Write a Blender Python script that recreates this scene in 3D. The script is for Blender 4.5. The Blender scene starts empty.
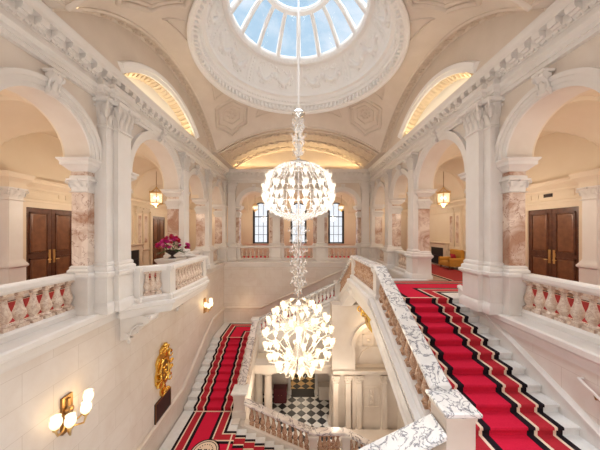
import bpy, math, random
from mathutils import Vector
R_ = random.Random(7)
PI = math.pi
sc = bpy.context.scene
COL = sc.collection

# ------------------------------------------------------------------ materials
MATS = {}
def nt(name):
    m = bpy.data.materials.new(name); m.use_nodes = True
    t = m.node_tree; b = t.nodes['Principled BSDF']
    MATS[name] = m
    return m, t, b
def N(t, kind, **kw):
    n = t.nodes.new(kind)
    for k, v in kw.items():
        if k in n.inputs: n.inputs[k].default_value = v
        else: setattr(n, k, v)
    return n
def ramp(t, fac, stops):
    r = t.nodes.new('ShaderNodeValToRGB')
    el = r.color_ramp.elements
    while len(el) < len(stops): el.new(0.5)
    for e, (p, c) in zip(el, stops):
        e.position = p; e.color = (*c, 1)
    t.links.new(fac, r.inputs['Fac'])
    return r.outputs['Color']
def coords(t):
    return N(t, 'ShaderNodeNewGeometry').outputs['Position']
def plain(name, c, rough=.5, metal=0, c2=None, scale=3, bump=0, bscale=20, spec=.5):
    m, t, b = nt(name)
    b.inputs['Base Color'].default_value = (*c, 1)
    b.inputs['Roughness'].default_value = rough
    b.inputs['Metallic'].default_value = metal
    b.inputs['Specular IOR Level'].default_value = spec
    if c2:
        n = N(t, 'ShaderNodeTexNoise', Scale=scale, Detail=6.0, Roughness=.6)
        t.links.new(coords(t), n.inputs['Vector'])
        t.links.new(ramp(t, n.outputs['Fac'], [(.32, c), (.68, c2)]), b.inputs['Base Color'])
    if bump:
        n = N(t, 'ShaderNodeTexNoise', Scale=bscale, Detail=4.0)
        t.links.new(coords(t), n.inputs['Vector'])
        k = N(t, 'ShaderNodeBump', Strength=bump, Distance=.02)
        t.links.new(n.outputs['Fac'], k.inputs['Height'])
        t.links.new(k.outputs['Normal'], b.inputs['Normal'])
    return m
def veined(name, base, base2, vein, scale=2.0, width=.05, rough=.25, vein2=None):
    m, t, b = nt(name)
    b.inputs['Roughness'].default_value = rough
    p = coords(t)
    n = N(t, 'ShaderNodeTexNoise', Scale=scale, Detail=5.0, Roughness=.6, Distortion=1.2)
    t.links.new(p, n.inputs['Vector'])
    n2 = N(t, 'ShaderNodeTexNoise', Scale=scale * 1.7, Detail=8.0, Roughness=.62, Distortion=.8)
    t.links.new(p, n2.inputs['Vector'])
    body = ramp(t, n.outputs['Fac'], [(.36, base), (.62, base2)])
    d = N(t, 'ShaderNodeMath', operation='SUBTRACT'); d.inputs[1].default_value = .5
    t.links.new(n2.outputs['Fac'], d.inputs[0])
    a = N(t, 'ShaderNodeMath', operation='ABSOLUTE'); t.links.new(d.outputs[0], a.inputs[0])
    v = ramp(t, a.outputs[0], [(0, (1, 1, 1)), (width, (0, 0, 0))])
    mx = N(t, 'ShaderNodeMix', data_type='RGBA')
    t.links.new(v, mx.inputs[0]); t.links.new(body, mx.inputs[6])
    mx.inputs[7].default_value = (*vein, 1)
    t.links.new(mx.outputs[2], b.inputs['Base Color'])
    return m
def glow(name, c, e, strength, rough=.3):
    m, t, b = nt(name)
    b.inputs['Base Color'].default_value = (*c, 1); b.inputs['Roughness'].default_value = rough
    b.inputs['Emission Color'].default_value = (*e, 1); b.inputs['Emission Strength'].default_value = strength
    return m
def thin_glass(name, c, gloss=.12, rough=.05):
    m, t, b = nt(name)
    out = t.nodes['Material Output']; t.nodes.remove(b)
    tr = N(t, 'ShaderNodeBsdfTransparent'); tr.inputs[0].default_value = (*c, 1)
    gl = N(t, 'ShaderNodeBsdfGlossy', Roughness=rough)
    mx = N(t, 'ShaderNodeMixShader'); mx.inputs[0].default_value = gloss
    t.links.new(tr.outputs[0], mx.inputs[1]); t.links.new(gl.outputs[0], mx.inputs[2])
    t.links.new(mx.outputs[0], out.inputs[0])
    return m
def frosted_shade(name, e, strength, opac=.5):
    m, t, b = nt(name)
    out = t.nodes['Material Output']
    b.inputs['Base Color'].default_value = (.82, .80, .77, 1); b.inputs['Roughness'].default_value = .15
    b.inputs['Emission Color'].default_value = (*e, 1); b.inputs['Emission Strength'].default_value = strength
    tr = N(t, 'ShaderNodeBsdfTransparent')
    mx = N(t, 'ShaderNodeMixShader'); mx.inputs[0].default_value = opac
    t.links.new(tr.outputs[0], mx.inputs[1]); t.links.new(b.outputs[0], mx.inputs[2])
    t.links.new(mx.outputs[0], out.inputs[0])
    return m

STONE = plain('cream_stone', (.66, .57, .49), .55, c2=(.73, .66, .59), scale=.8)
WHITE = plain('white_stone', (.71, .67, .63), .45, c2=(.76, .73, .70), scale=1.5)
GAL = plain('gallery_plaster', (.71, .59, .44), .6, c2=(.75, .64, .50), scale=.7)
PLASTER = plain('ceiling_plaster', (.66, .57, .48), .7, c2=(.72, .63, .54), scale=1.1, bump=.15, bscale=9)
CARVED = plain('carved_plaster', (.58, .48, .38), .7, c2=(.74, .63, .51), scale=7, bump=.9, bscale=11)
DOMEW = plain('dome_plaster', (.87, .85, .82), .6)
GREY = plain('white_marble', (.70, .68, .66), .3, c2=(.80, .79, .77), scale=4)
VEIN = veined('veined_marble', (.72, .70, .68), (.78, .76, .74), (.12, .12, .15), 2.3, .035, .18)
VEIND = veined('grey_marble', (.58, .50, .47), (.76, .70, .66), (.16, .13, .14), 1.2, .035, .2)
PINK = veined('pink_marble', (.40, .22, .14), (.76, .64, .55), (.30, .14, .09), 1.15, .014, .22)
BROWN = veined('brown_marble', (.30, .15, .08), (.52, .31, .19), (.64, .47, .35), 5, .05, .25)
BALU = veined('baluster_marble', (.64, .50, .40), (.76, .66, .56), (.50, .34, .26), 5, .05, .3)
WOOD = plain('dark_wood', (.075, .024, .011), .35, c2=(.14, .05, .022), scale=6)
WOODP = plain('panel_wood', (.14, .052, .022), .32, c2=(.22, .09, .038), scale=5)
BRASS = plain('brass', (.75, .50, .20), .28, 1)
BRONZE = plain('bronze', (.36, .21, .09), .35, 1)
GOLD = plain('gilding', (.90, .58, .14), .27, 1, bump=.3, bscale=30)
RED = plain('red_carpet', (.56, .012, .045), .95, c2=(.62, .018, .055), scale=40, spec=.1)
RED2 = plain('crimson_border', (.42, .022, .035), .95, c2=(.48, .03, .045), scale=40, spec=.1)
RUN = plain('faded_red_carpet', (.33, .04, .04), .95, spec=.1)
CREAMC = plain('cream_stripe', (.78, .62, .48), .95, spec=.1)
BLACKC = plain('black_stripe', (.018, .011, .016), .95, spec=.1)
DARKM = plain('dark_iron', (.03, .03, .035), .4)
BLACK = plain('flat_black', (.012, .01, .01), .6)  # one even black for the mat, hall panels and fireboxes
FLOORB = plain('gallery_floor_stone', (.34, .19, .13), .35, c2=(.44, .26, .18), scale=3)
MUST = plain('mustard_velvet', (.50, .24, .03), .8, c2=(.58, .29, .045), scale=9)
CUSH = plain('red_velvet', (.42, .015, .03), .8)
LEAF = plain('leaf_green', (.05, .13, .035), .5)
PETALA = plain('magenta_petal', (.55, .02, .20), .5)
PETALB = plain('crimson_petal', (.50, .015, .05), .5)
PETALC = plain('pink_petal', (.78, .15, .42), .5)
MAROON = plain('maroon_lacquer', (.09, .012, .016), .4)
PLAQ = plain('plaque_bronze', (.045, .03, .028), .35, .4)
CRYS = frosted_shade('cut_crystal', (1, .97, .93), .08, .34)
CHROME = plain('silver', (.8, .8, .8), .2, 1)
GLOWCRYS = frosted_shade('glowing_crystal', (1, .74, .40), .22, .5)  # golden bulb light put into the crystal arms as emission
TUL = frosted_shade('lit_opal_glass', (1, .86, .68), .22, .5)
TULW = frosted_shade('lit_amber_glass', (1, .72, .38), .42, .6)
BULB = glow('lamp_bulb', (1, .95, .85), (1, .82, .55), 3)
SCON = frosted_shade('sconce_glass', (1, .70, .34), .8, .7)
LANG = frosted_shade('lantern_glass', (1, .80, .50), .7, .3)
WGLASS = thin_glass('window_glass', (.95, .97, 1), .06)
SKYG = thin_glass('skylight_glass', (.97, .985, 1), .04)

def checker(name, a, b_, scale, rot, rough=.35):
    m, t, b = nt(name)
    b.inputs['Roughness'].default_value = rough
    mp = N(t, 'ShaderNodeMapping'); mp.inputs['Rotation'].default_value = (0, 0, rot)
    mp.inputs['Location'].default_value = (.11, .07, .5)
    t.links.new(coords(t), mp.inputs['Vector'])
    k = N(t, 'ShaderNodeTexChecker', Scale=scale)
    k.inputs['Color1'].default_value = (*a, 1); k.inputs['Color2'].default_value = (*b_, 1)
    t.links.new(mp.outputs[0], k.inputs['Vector']); t.links.new(k.outputs[0], b.inputs['Base Color'])
    return m
CHECK = checker('checker_marble', (.85, .84, .82), (.035, .035, .04), 2.35, PI / 4)
CHECKG = checker('gold_black_tiles', (.62, .42, .18), (.02, .018, .016), 2.2, PI / 4)
def ashlar(name, c, c2, j):
    m, t, b = nt(name)
    b.inputs['Roughness'].default_value = .5
    p = coords(t)
    sx = N(t, 'ShaderNodeSeparateXYZ'); t.links.new(p, sx.inputs[0])
    ad = N(t, 'ShaderNodeMath', operation='ADD'); t.links.new(sx.outputs[0], ad.inputs[0]); t.links.new(sx.outputs[1], ad.inputs[1])
    cb = N(t, 'ShaderNodeCombineXYZ'); t.links.new(ad.outputs[0], cb.inputs[0]); t.links.new(sx.outputs[2], cb.inputs[1])
    k = N(t, 'ShaderNodeTexBrick', Scale=1.0)
    k.inputs['Mortar Size'].default_value = .006; k.inputs['Brick Width'].default_value = 1.25; k.inputs['Row Height'].default_value = .62
    k.inputs['Color1'].default_value = (*c, 1); k.inputs['Color2'].default_value = (*c2, 1); k.inputs['Mortar'].default_value = (*j, 1)
    t.links.new(cb.outputs[0], k.inputs['Vector'])
    n = N(t, 'ShaderNodeTexNoise', Scale=1.4, Detail=8.0, Roughness=.62, Distortion=.8); t.links.new(p, n.inputs['Vector'])
    mx = N(t, 'ShaderNodeMix', data_type='RGBA', blend_type='MULTIPLY'); mx.inputs[0].default_value = .8
    t.links.new(k.outputs['Color'], mx.inputs[6])
    t.links.new(ramp(t, n.outputs['Fac'], [(.35, (.90, .86, .83)), (.65, (1, 1, 1))]), mx.inputs[7])
    t.links.new(mx.outputs[2], b.inputs['Base Color'])
    return m
ASH = ashlar('ashlar_stone', (.71, .65, .59), (.75, .69, .64), (.61, .54, .48))

# ------------------------------------------------------------------ mesh builder
class MB:
    def __init__(s): s.v = []; s.f = []; s.m = []; s.k = 0
    def mat(s, k): s.k = k; return s
    def add(s, vs, fs):
        o = len(s.v); s.v += [tuple(v) for v in vs]
        for f in fs: s.f.append(tuple(i + o for i in f)); s.m.append(s.k)
        return s
    def box(s, x0, x1, y0, y1, z0, z1):
        return s.stack([((x0 + x1) / 2, (y0 + y1) / 2)], [(abs(x1 - x0) / 2, abs(y1 - y0) / 2, z0), (abs(x1 - x0) / 2, abs(y1 - y0) / 2, z1)])
    def stack(s, c, secs):
        c = c[0] if isinstance(c, list) else c
        vs = []; fs = []
        for hx, hy, z in secs:
            vs += [(c[0] - hx, c[1] - hy, z), (c[0] + hx, c[1] - hy, z), (c[0] + hx, c[1] + hy, z), (c[0] - hx, c[1] + hy, z)]
        n = len(secs)
        for i in range(n - 1):
            for j in range(4):
                a = i * 4 + j; b = i * 4 + (j + 1) % 4
                fs.append((a, b, b + 4, a + 4))
        fs.append((3, 2, 1, 0)); e = (n - 1) * 4; fs.append((e, e + 1, e + 2, e + 3))
        return s.add(vs, fs)
    def lathe(s, prof, n=16, c=(0, 0, 0), caps=True, a0=0.0):
        vs = []; fs = []
        for r, z in prof:
            for i in range(n):
                a = a0 + 2 * PI * i / n
                vs.append((c[0] + r * math.cos(a), c[1] + r * math.sin(a), c[2] + z))
        for k in range(len(prof) - 1):
            for i in range(n):
                a = k * n + i; b = k * n + (i + 1) % n
                fs.append((a, b, b + n, a + n))
        if caps:
            fs.append(tuple(reversed(range(n)))); e = (len(prof) - 1) * n; fs.append(tuple(range(e, e + n)))
        return s.add(vs, fs)
    def tube(s, path, r, n=6, caps=True):
        P = [Vector(p) for p in path]; m = len(P)
        rr = r if isinstance(r, (list, tuple)) else [r] * m
        vs = []; fs = []; up = None
        for i in range(m):
            d = (P[min(i + 1, m - 1)] - P[max(i - 1, 0)])
            d = d.normalized() if d.length > 1e-9 else Vector((0, 0, 1))
            if up is None:
                up = Vector((0, 0, 1)) if abs(d.z) < .9 else Vector((1, 0, 0))
            a = d.cross(up)
            if a.length < 1e-6: a = d.cross(Vector((1, .3, .2)))
            a.normalize(); b = a.cross(d).normalized(); up = b
            for j in range(n):
                t = 2 * PI * j / n
                vs.append(P[i] + (a * math.cos(t) + b * math.sin(t)) * rr[i])
        for i in range(m - 1):
            for j in range(n):
                q = i * n + j; w = i * n + (j + 1) % n
                fs.append((q, w, w + n, q + n))
        if caps:
            fs.append(tuple(reversed(range(n)))); e = (m - 1) * n; fs.append(tuple(range(e, e + n)))
        return s.add(vs, fs)
    def sweep(s, path, prof, closed=False, caps=True, flip=1):
        """path: (x,y[,z]); prof: closed polygon (p,z): p = offset to the left of travel * flip"""
        P = [Vector((p[0], p[1], p[2] if len(p) > 2 else 0)) for p in path]; m = len(P); n = len(prof)
        def nrm(a, b):
            d = Vector((b.x - a.x, b.y - a.y)); d.normalize(); return Vector((-d.y, d.x)) * flip
        vs = []; fs = []
        for i in range(m):
            if closed: n1 = nrm(P[i - 1], P[i]); n2 = nrm(P[i], P[(i + 1) % m])
            else:
                n1 = nrm(P[i - 1], P[i]) if i else nrm(P[0], P[1])
                n2 = nrm(P[i], P[i + 1]) if i < m - 1 else n1
            mt = (n1 + n2) / (1 + n1.dot(n2))
            for p, z in prof: vs.append((P[i].x + mt.x * p, P[i].y + mt.y * p, P[i].z + z))
        for i in range(m if closed else m - 1):
            for j in range(n):
                a = i * n + j; b = i * n + (j + 1) % n; c = ((i + 1) % m) * n
                fs.append((a, b, c + (j + 1) % n, c + j))
        if not closed and caps:
            fs.append(tuple(range(n))); fs.append(tuple(reversed(range((m - 1) * n, m * n))))
        return s.add(vs, fs)
    def arc(s, o, u, n, R, prof, a0=0, a1=PI, k=24, w=(0, 0, 1)):
        """moulding swept round an arc in plane (u,w); prof closed polygon (dr, dn)"""
        o, u, n, w = Vector(o), Vector(u), Vector(n), Vector(w)
        vs = []; fs = []; q = len(prof)
        for i in range(k + 1):
            a = a0 + (a1 - a0) * i / k
            d = u * math.cos(a) + w * math.sin(a)
            for dr, dn in prof: vs.append(o + d * (R + dr) + n * dn)
        for i in range(k):
            for j in range(q):
                a = i * q + j; b = i * q + (j + 1) % q
                fs.append((a, b, b + q, a + q))
        fs.append(tuple(range(q))); fs.append(tuple(reversed(range(k * q, k * q + q))))
        return s.add(vs, fs)
    def prism(s, pts, o, u, w, n, d):
        """polygon pts (a,b) -> o+u*a+w*b, extruded n*d"""
        o, u, w, n = Vector(o), Vector(u), Vector(w), Vector(n)
        A = [o + u * a + w * b for a, b in pts]; B = [p + n * d for p in A]; k = len(A)
        fs = [tuple(range(k)), tuple(reversed(range(k, 2 * k)))]
        for i in range(k): fs.append((i, k + i, k + (i + 1) % k, (i + 1) % k))
        return s.add(A + B, fs)
    def grid(s, f, nu, nv):
        vs = [f(i / nu, j / nv) for j in range(nv + 1) for i in range(nu + 1)]
        fs = []
        for j in range(nv):
            for i in range(nu):
                a = j * (nu + 1) + i; fs.append((a, a + 1, a + nu + 2, a + nu + 1))
        return s.add(vs, fs)
    def ball(s, c, r, n=8, m=6, sz=1.0):
        return s.lathe([(max(.001, r * math.sin(PI * i / m)), -r * sz * math.cos(PI * i / m)) for i in range(m + 1)], n, c)
    def mesh(s, name, mats, smooth=35):
        me = bpy.data.meshes.new(name); me.from_pydata(s.v, [], s.f)
        for m in (mats if isinstance(mats, (list, tuple)) else [mats]): me.materials.append(m)
        me.polygons.foreach_set('material_index', s.m)
        import bmesh
        bm = bmesh.new(); bm.from_mesh(me); bmesh.ops.recalc_face_normals(bm, faces=bm.faces); bm.to_mesh(me); bm.free()
        if smooth:
            me.polygons.foreach_set('use_smooth', [True] * len(me.polygons))
            me.set_sharp_from_angle(angle=math.radians(smooth))
        me.update()
        return me

def wl(o):
    v = Vector((0, 0, 0))
    while o: v += o.location; o = o.parent
    return v
def obj(name, mb, mats, parent=None, smooth=35, at=None, kind=None, label=None):
    """mb built in world coordinates; its origin goes to the parent's base or to its own bottom centre"""
    me = mb.mesh(name, mats, smooth)
    o = bpy.data.objects.new(name, me); COL.objects.link(o)
    xs = [v.co for v in me.vertices]
    org = Vector((sum(v.x for v in xs) / len(xs), sum(v.y for v in xs) / len(xs), min(v.z for v in xs)))
    for v in me.vertices: v.co -= org
    o.location = org - (wl(parent) if parent else Vector((0, 0, 0)))
    if parent: o.parent = parent
    if kind: o['kind'] = kind
    if label: o['label'] = label
    return o
def inst(name, me, loc, parent=None, rz=0, scale=None):
    o = bpy.data.objects.new(name, me); COL.objects.link(o)
    o.location = Vector(loc) - (wl(parent) if parent else Vector((0, 0, 0)))
    o.rotation_euler = (0, 0, rz)
    if scale: o.scale = scale
    if parent: o.parent = parent
    return o
def thing(name, label, cat, loc=(0, 0, 0), group=None):
    o = bpy.data.objects.new(name, None); COL.objects.link(o); o.location = loc
    return tag(o, label, cat, group)
def tag(o, label, cat, group=None):
    o['label'] = label; o['category'] = cat; o['kind'] = 'thing'
    if group: o['group'] = group
    return o
def struct(o): o['kind'] = 'structure'; return o
def sempty(name, loc=(0, 0, 0)):
    o = bpy.data.objects.new(name, None); COL.objects.link(o); o.location = loc; o['kind'] = 'structure'; return o

# ------------------------------------------------------------------ dimensions (metres; gallery floor z = 0, eye 2.22)
W = 5.5; T = .65; D = 18.4; WB = 9.7; DB = 21.8
ZS = 4.12; ZA = 5.85; ZC = 6.78
BAYS = [(5.36, 1.10), (9.64, 1.60), (13.08, 1.10), (16.47, 1.10)]
FARB = [(-3.32, 1.10), (0.0, 1.10), (3.32, 1.10)]
ZG = -9.0

# ------------------------------------------------------------------ carved capital, keystone, baluster meshes
def leaf(mb, base, out, side, h, w):
    """one curled acanthus leaf"""
    base, out, side = Vector(base), Vector(out), Vector(side)
    prof = [(.0, 0, .6), (.03, .35, .9), (.08, .7, .8), (.17, .95, .6), (.26, .92, .42), (.27, .74, .2)]
    vs = []
    for o, z, ww in prof:
        for q in (-1, 0, 1):
            vs.append(base + out * (o * h * 1.3 + (.05 * h if q == 0 else 0)) + Vector((0, 0, z * h)) + side * (q * w * .5 * ww))
    fs = []
    for i in range(5):
        for j in range(2):
            a = i * 3 + j; fs.append((a, a + 1, a + 4, a + 3))
    mb.add(vs, fs)
def volute(mb, c, out, r, t):
    c, out = Vector(c), Vector(out).normalized()
    side = out.cross(Vector((0, 0, 1))).normalized()
    pts = []
    for i in range(15):
        a = PI * .5 - i * .62; q = r * (1 - i / 16)
        pts.append(c + out * (math.cos(a) * q) + Vector((0, 0, math.sin(a) * q)))
    mb.tube(pts, [t * (1 - .03 * i) for i in range(15)], 5)
def capital(mb, cx, cy, hx, hy, z0, h, sides='nsew', sc_=1.0):
    """Corinthian capital on a square shaft hx x hy"""
    e = .16 * h * sc_
    mb.stack((cx, cy), [(hx + .03, hy + .03, z0), (hx + .045, hy + .045, z0 + .03 * h), (hx + .03, hy + .03, z0 + .07 * h),
                        (hx + .005, hy + .005, z0 + .09 * h), (hx + .01, hy + .01, z0 + .5 * h), (hx + e * .6, hy + e * .6, z0 + .86 * h)])
    mb.stack((cx, cy), [(hx + e, hy + e, z0 + .86 * h), (hx + e * 1.25, hy + e * 1.25, z0 + .9 * h), (hx + e * 1.35, hy + e * 1.35, z0 + h)])
    dirs = {'e': ((1, 0), (0, 1)), 'w': ((-1, 0), (0, 1)), 'n': ((0, 1), (1, 0)), 's': ((0, -1), (1, 0))}
    for s in sides:
        d, t = dirs[s]
        hd = hx if d[0] else hy; ht = hy if d[0] else hx
        n = max(2, round(2 * ht / .19)); w = 2 * ht / n
        for row, (zz, hh, off) in enumerate(((.08, .42, 0), (.34, .45, .5))):
            for i in range(n + (1 if off else 0)):
                q = -ht + w * (i + .5 - off)
                q = max(-ht, min(ht, q))
                leaf(mb, (cx + d[0] * (hd + .005 + .012 * row) + t[0] * q, cy + d[1] * (hd + .005 + .012 * row) + t[1] * q, z0 + zz * h),
                     (d[0], d[1], 0), (t[0], t[1], 0), hh * h, w * .8)
        mb.ball((cx + d[0] * (hd + e * 1.2), cy + d[1] * (hd + e * 1.2), z0 + .9 * h), .05 * h + .015, 6, 4)
    for sx in (-1, 1):
        for sy in (-1, 1):
            if (('e' if sx > 0 else 'w') in sides) or (('n' if sy > 0 else 's') in sides):
                volute(mb, (cx + sx * (hx + e * .9), cy + sy * (hy + e * .9), z0 + .74 * h), (sx, sy, 0), .13 * h, .04 * h)

def keystone_mesh():
    """scrolled console, local: u = x, out = -y, z up from the arch crown"""
    m = MB()
    prof = [(0, -.1), (.10, -.1), (.16, -.04), (.15, .06), (.12, .16), (.14, .28), (.22, .36), (.27, .44), (.25, .53), (0, .53)]
    m.prism(prof, (-.13, 0, 0), (0, -1, 0), (0, 0, 1), (1, 0, 0), .26)
    for x in (-.15, .15):
        m.tube([(x - .03, -.20, .44), (x + .03, -.20, .44)], .10, 10)
        m.tube([(x - .035, -.20, .44), (x + .035, -.20, .44)], .045, 8)
        m.tube([(x - .025, -.12, .0), (x + .025, -.12, .0)], .075, 10)
        m.tube([(x, -.19, .34), (x, -.14, .22), (x, -.12, .12), (x, -.13, .04)], .025, 5)
    leaf(m, (0, -.13, -.06), (0, -1, 0), (1, 0, 0), .36, .2)
    for k in range(5):
        m.ball((0, -.24 + .03 * k, .5 - .06 * k), .05, 6, 4)
    m.stack((0, -.13), [(.18, .14, .53), (.2, .16, .56), (.2, .16, .6)])
    return m.mesh('keystone', WHITE)
KEY = keystone_mesh()

def baluster_mesh(name, mat):
    """unit height; belly radius .115"""
    m = MB()
    m.box(-.105, .105, -.105, .105, 0, .09)
    m.lathe([(.09, .09), (.098, .115), (.085, .14), (.062, .165), (.058, .19), (.075, .23), (.10, .29), (.115, .36), (.108, .43), (.085, .52),
             (.062, .63), (.05, .73), (.046, .79), (.068, .805), (.068, .835), (.05, .85), (.06, .875), (.085, .905), (.09, .92)], 14)
    m.box(-.095, .095, -.095, .095, .92, 1)
    return m.mesh(name, mat)
B_CREAM = baluster_mesh('baluster', BALU); B_BROWN = baluster_mesh('baluster', BROWN); B_WHITE = baluster_mesh('baluster', WHITE)

def rail_prof(w, h0, h1):
    return [(-w * .7, h0), (-w, h0 + (h1 - h0) * .35), (-w, h1 - .03), (-w + .03, h1), (w - .03, h1), (w, h1 - .03), (w, h0 + (h1 - h0) * .35), (w * .7, h0)]
def balustrade(name, label, cat, path, counts, bal, railm, basem, H=1.11, w=.17, plinth=.18, railh=.17, peds=(), pedm=None, group=None, trim=.22, bs=1.0, base_drop=0):
    """path of base points; counts = balusters on each stretch; peds = (x, y, z0, ztop, hx, hy)"""
    t = thing(name, label, cat, path[0], group)
    mb = MB().sweep(path, rail_prof(w, H - railh, H)); obj('handrail', mb, railm, t)
    mb = MB().sweep(path, [(-w, -base_drop), (-w, plinth - .06), (-w + .05, plinth), (w - .05, plinth), (w, plinth - .06), (w, -base_drop)]); obj('plinth', mb, basem, t)
    for (a, b), n in zip(zip(path, path[1:]), counts):
        A, B = Vector(a), Vector(b); L = (B - A).length
        ang = math.atan2(B.y - A.y, B.x - A.x); sl = abs(B.z - A.z) / max(.01, math.hypot(B.x - A.x, B.y - A.y))
        for i in range(n):
            f = (trim + (L - 2 * trim) * (i + .5) / n) / L
            p = A.lerp(B, f)
            ext = .1 * sl
            inst('baluster', bal, (p.x, p.y, p.z + plinth - ext), t, ang, (bs, bs, H - plinth - railh + 2 * ext))
    for x, y, z0, z1, hx, hy in peds:
        mb = MB().stack((x, y), [(hx + .05, hy + .05, z0), (hx + .05, hy + .05, z0 + .12), (hx, hy, z0 + .18), (hx, hy, z1 - .2), (hx + .03, hy + .03, z1 - .15),
                                 (hx + .06, hy + .06, z1 - .1), (hx + .06, hy + .06, z1 - .02), (hx + .04, hy + .04, z1)])
        obj('pedestal', mb, pedm or basem, t)
    return t

# ------------------------------------------------------------------ arcade walls
def arch_wall(o, u, n, u0, u1, arches, zs, ztop, thick, pier_low=None, k=20):
    """wall above the springing line with round arches; n points out of the hall (to the back)"""
    o, u, n = Vector(o), Vector(u), Vector(n); Z = Vector((0, 0, 1))
    mb = MB(); P = []
    low = zs if pier_low is None else pier_low
    P.append((u0, low))
    for c, R in arches:
        P.append((c - R, low))
        if pier_low is not None: P.append((c - R, zs))
        for i in range(1, k):
            a = PI - PI * i / k; P.append((c + R * math.cos(a), zs + R * math.sin(a)))
        if pier_low is not None: P.append((c + R, zs))
        P.append((c + R, low))
    P.append((u1, low))
    q = [o + u * a + Z * b for a, b in P]; qt = [o + u * a + Z * ztop for a, b in P]
    m = len(P); vs = q + qt + [p + n * thick for p in q] + [p + n * thick for p in qt]; fs = []
    for i in range(m - 1):
        if abs(P[i][0] - P[i + 1][0]) > 1e-6:
            fs.append((i, i + 1, m + i + 1, m + i)); fs.append((2 * m + i, 3 * m + i, 3 * m + i + 1, 2 * m + i + 1))
            fs.append((m + i, m + i + 1, 3 * m + i + 1, 3 * m + i))
        fs.append((i, 2 * m + i, 2 * m + i + 1, i + 1))
    fs.append((0, m, 3 * m, 2 * m)); fs.append((m - 1, 3 * m - 1, 4 * m - 1, 2 * m - 1) if False else (m - 1, 3 * m - 1, 4 * m - 1, 2 * m - 1))
    return mb.add(vs, fs)

ARCHIV = [(0, 0), (0, .05), (.10, .06), (.10, .08), (.20, .09), (.20, .115), (.27, .13), (.30, .13), (.30, 0)]

def pilaster(parent, cx, cy, hx, hy, sides, zb=0.0, ped=True, mat=WHITE):
    """moulded pedestal, shaft and carved capital"""
    m = MB()
    if ped:
        m.stack((cx, cy), [(hx + .13, hy + .13, zb - .03), (hx + .13, hy + .13, zb + .16), (hx + .08, hy + .08, zb + .24), (hx + .06, hy + .06, zb + .26), (hx + .06, hy + .06, 1.0 - .06),
                           (hx + .09, hy + .09, .97), (hx + .14, hy + .14, 1.02), (hx + .14, hy + .14, 1.09), (hx + .11, hy + .11, 1.11)])
    m.stack((cx, cy), [(hx + .09, hy + .09, 1.11), (hx + .09, hy + .09, 1.19), (hx + .07, hy + .07, 1.22), (hx + .035, hy + .035, 1.25), (hx + .05, hy + .05, 1.29), (hx + .04, hy + .04, 1.33),
                       (hx, hy, 1.37), (hx, hy, 5.1)])
    o = obj('pilaster', m, mat, parent)
    c = MB(); capital(c, cx, cy, hx, hy, 5.07, .76, sides); obj('capital', c, WHITE, o, smooth=50)
    return o

walls = {}
LOWCOL = {}
for s, nm in ((-1, 'left'), (1, 'right')):
    X = s * W
    up = arch_wall((X, 0, 0), (0, 1, 0), (s, 0, 0), 2.2, D + .1, BAYS, ZS, ZC, T)
    # near pier and core of the wide pier
    up.box(X, X + s * T, 2.2, 4.26, 0, ZS)
    up.box(X + s * .02, X + s * T, 6.97, 7.58, 0, ZS)
    w = struct(obj('wall_' + nm, up, STONE)); walls[s] = w
    # below the gallery
    lo = MB().box(X, X + s * .4, 1.0, D + .4, ZG, -.05)
    struct(obj('wall_%s_lower' % nm, lo, ASH))
    for c, R in BAYS:
        m = MB().arc((X, c, ZS), (0, 1, 0), (-s, 0, 0), R, ARCHIV, k=28)
        # inner archivolt on the gallery side
        a = obj('archivolt', m, WHITE, w)
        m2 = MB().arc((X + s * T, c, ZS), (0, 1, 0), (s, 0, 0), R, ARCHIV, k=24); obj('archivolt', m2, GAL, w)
        inst('keystone', KEY, (X - s * .05, c, ZS + R + .03), w, rz=(PI / 2 if s < 0 else -PI / 2), scale=(.72, .8, .74))
    # doubled pilaster on the wide pier, single ones beyond
    pilaster(w, s * 5.48, 6.93, .22, .22, 's' + ('e' if s < 0 else 'w'))
    pilaster(w, s * 5.38, 7.24, .25, .27, 'sn' + ('e' if s < 0 else 'w'))
    for y in (11.61, 14.78):
        pilaster(w, s * 5.44, y, .13, .27, 'sn' + ('e' if s < 0 else 'w'))
    pilaster(w, s * 5.44, 18.0, .13, .25, 'sn' + ('e' if s < 0 else 'w'))
fw = struct(obj('wall_far', arch_wall((0, D, 0), (1, 0, 0), (0, 1, 0), -W - T, W + T, FARB, ZS, ZC, T), STONE)); walls[0] = fw
struct(obj('wall_far_lower', MB().box(-W - .4, W + .4, D - .35, D, -5.6, -.05), ASH))
for c, R in FARB:
    obj('archivolt', MB().arc((c, D, ZS), (1, 0, 0), (0, -1, 0), R, ARCHIV, k=28), WHITE, fw)
    inst('keystone', KEY, (c, D - .05, ZS + R + .03), fw, 0, scale=(.72, .8, .74))
for x in (-4.98, -1.66, 1.66, 4.98):
    pilaster(fw, x, D - .05, .27, .12, 's' + 'ew')

struct(obj('wall_near', MB().box(-WB - .3, WB + .3, -3.3, -3.0, ZG, 9.5), STONE))
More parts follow.
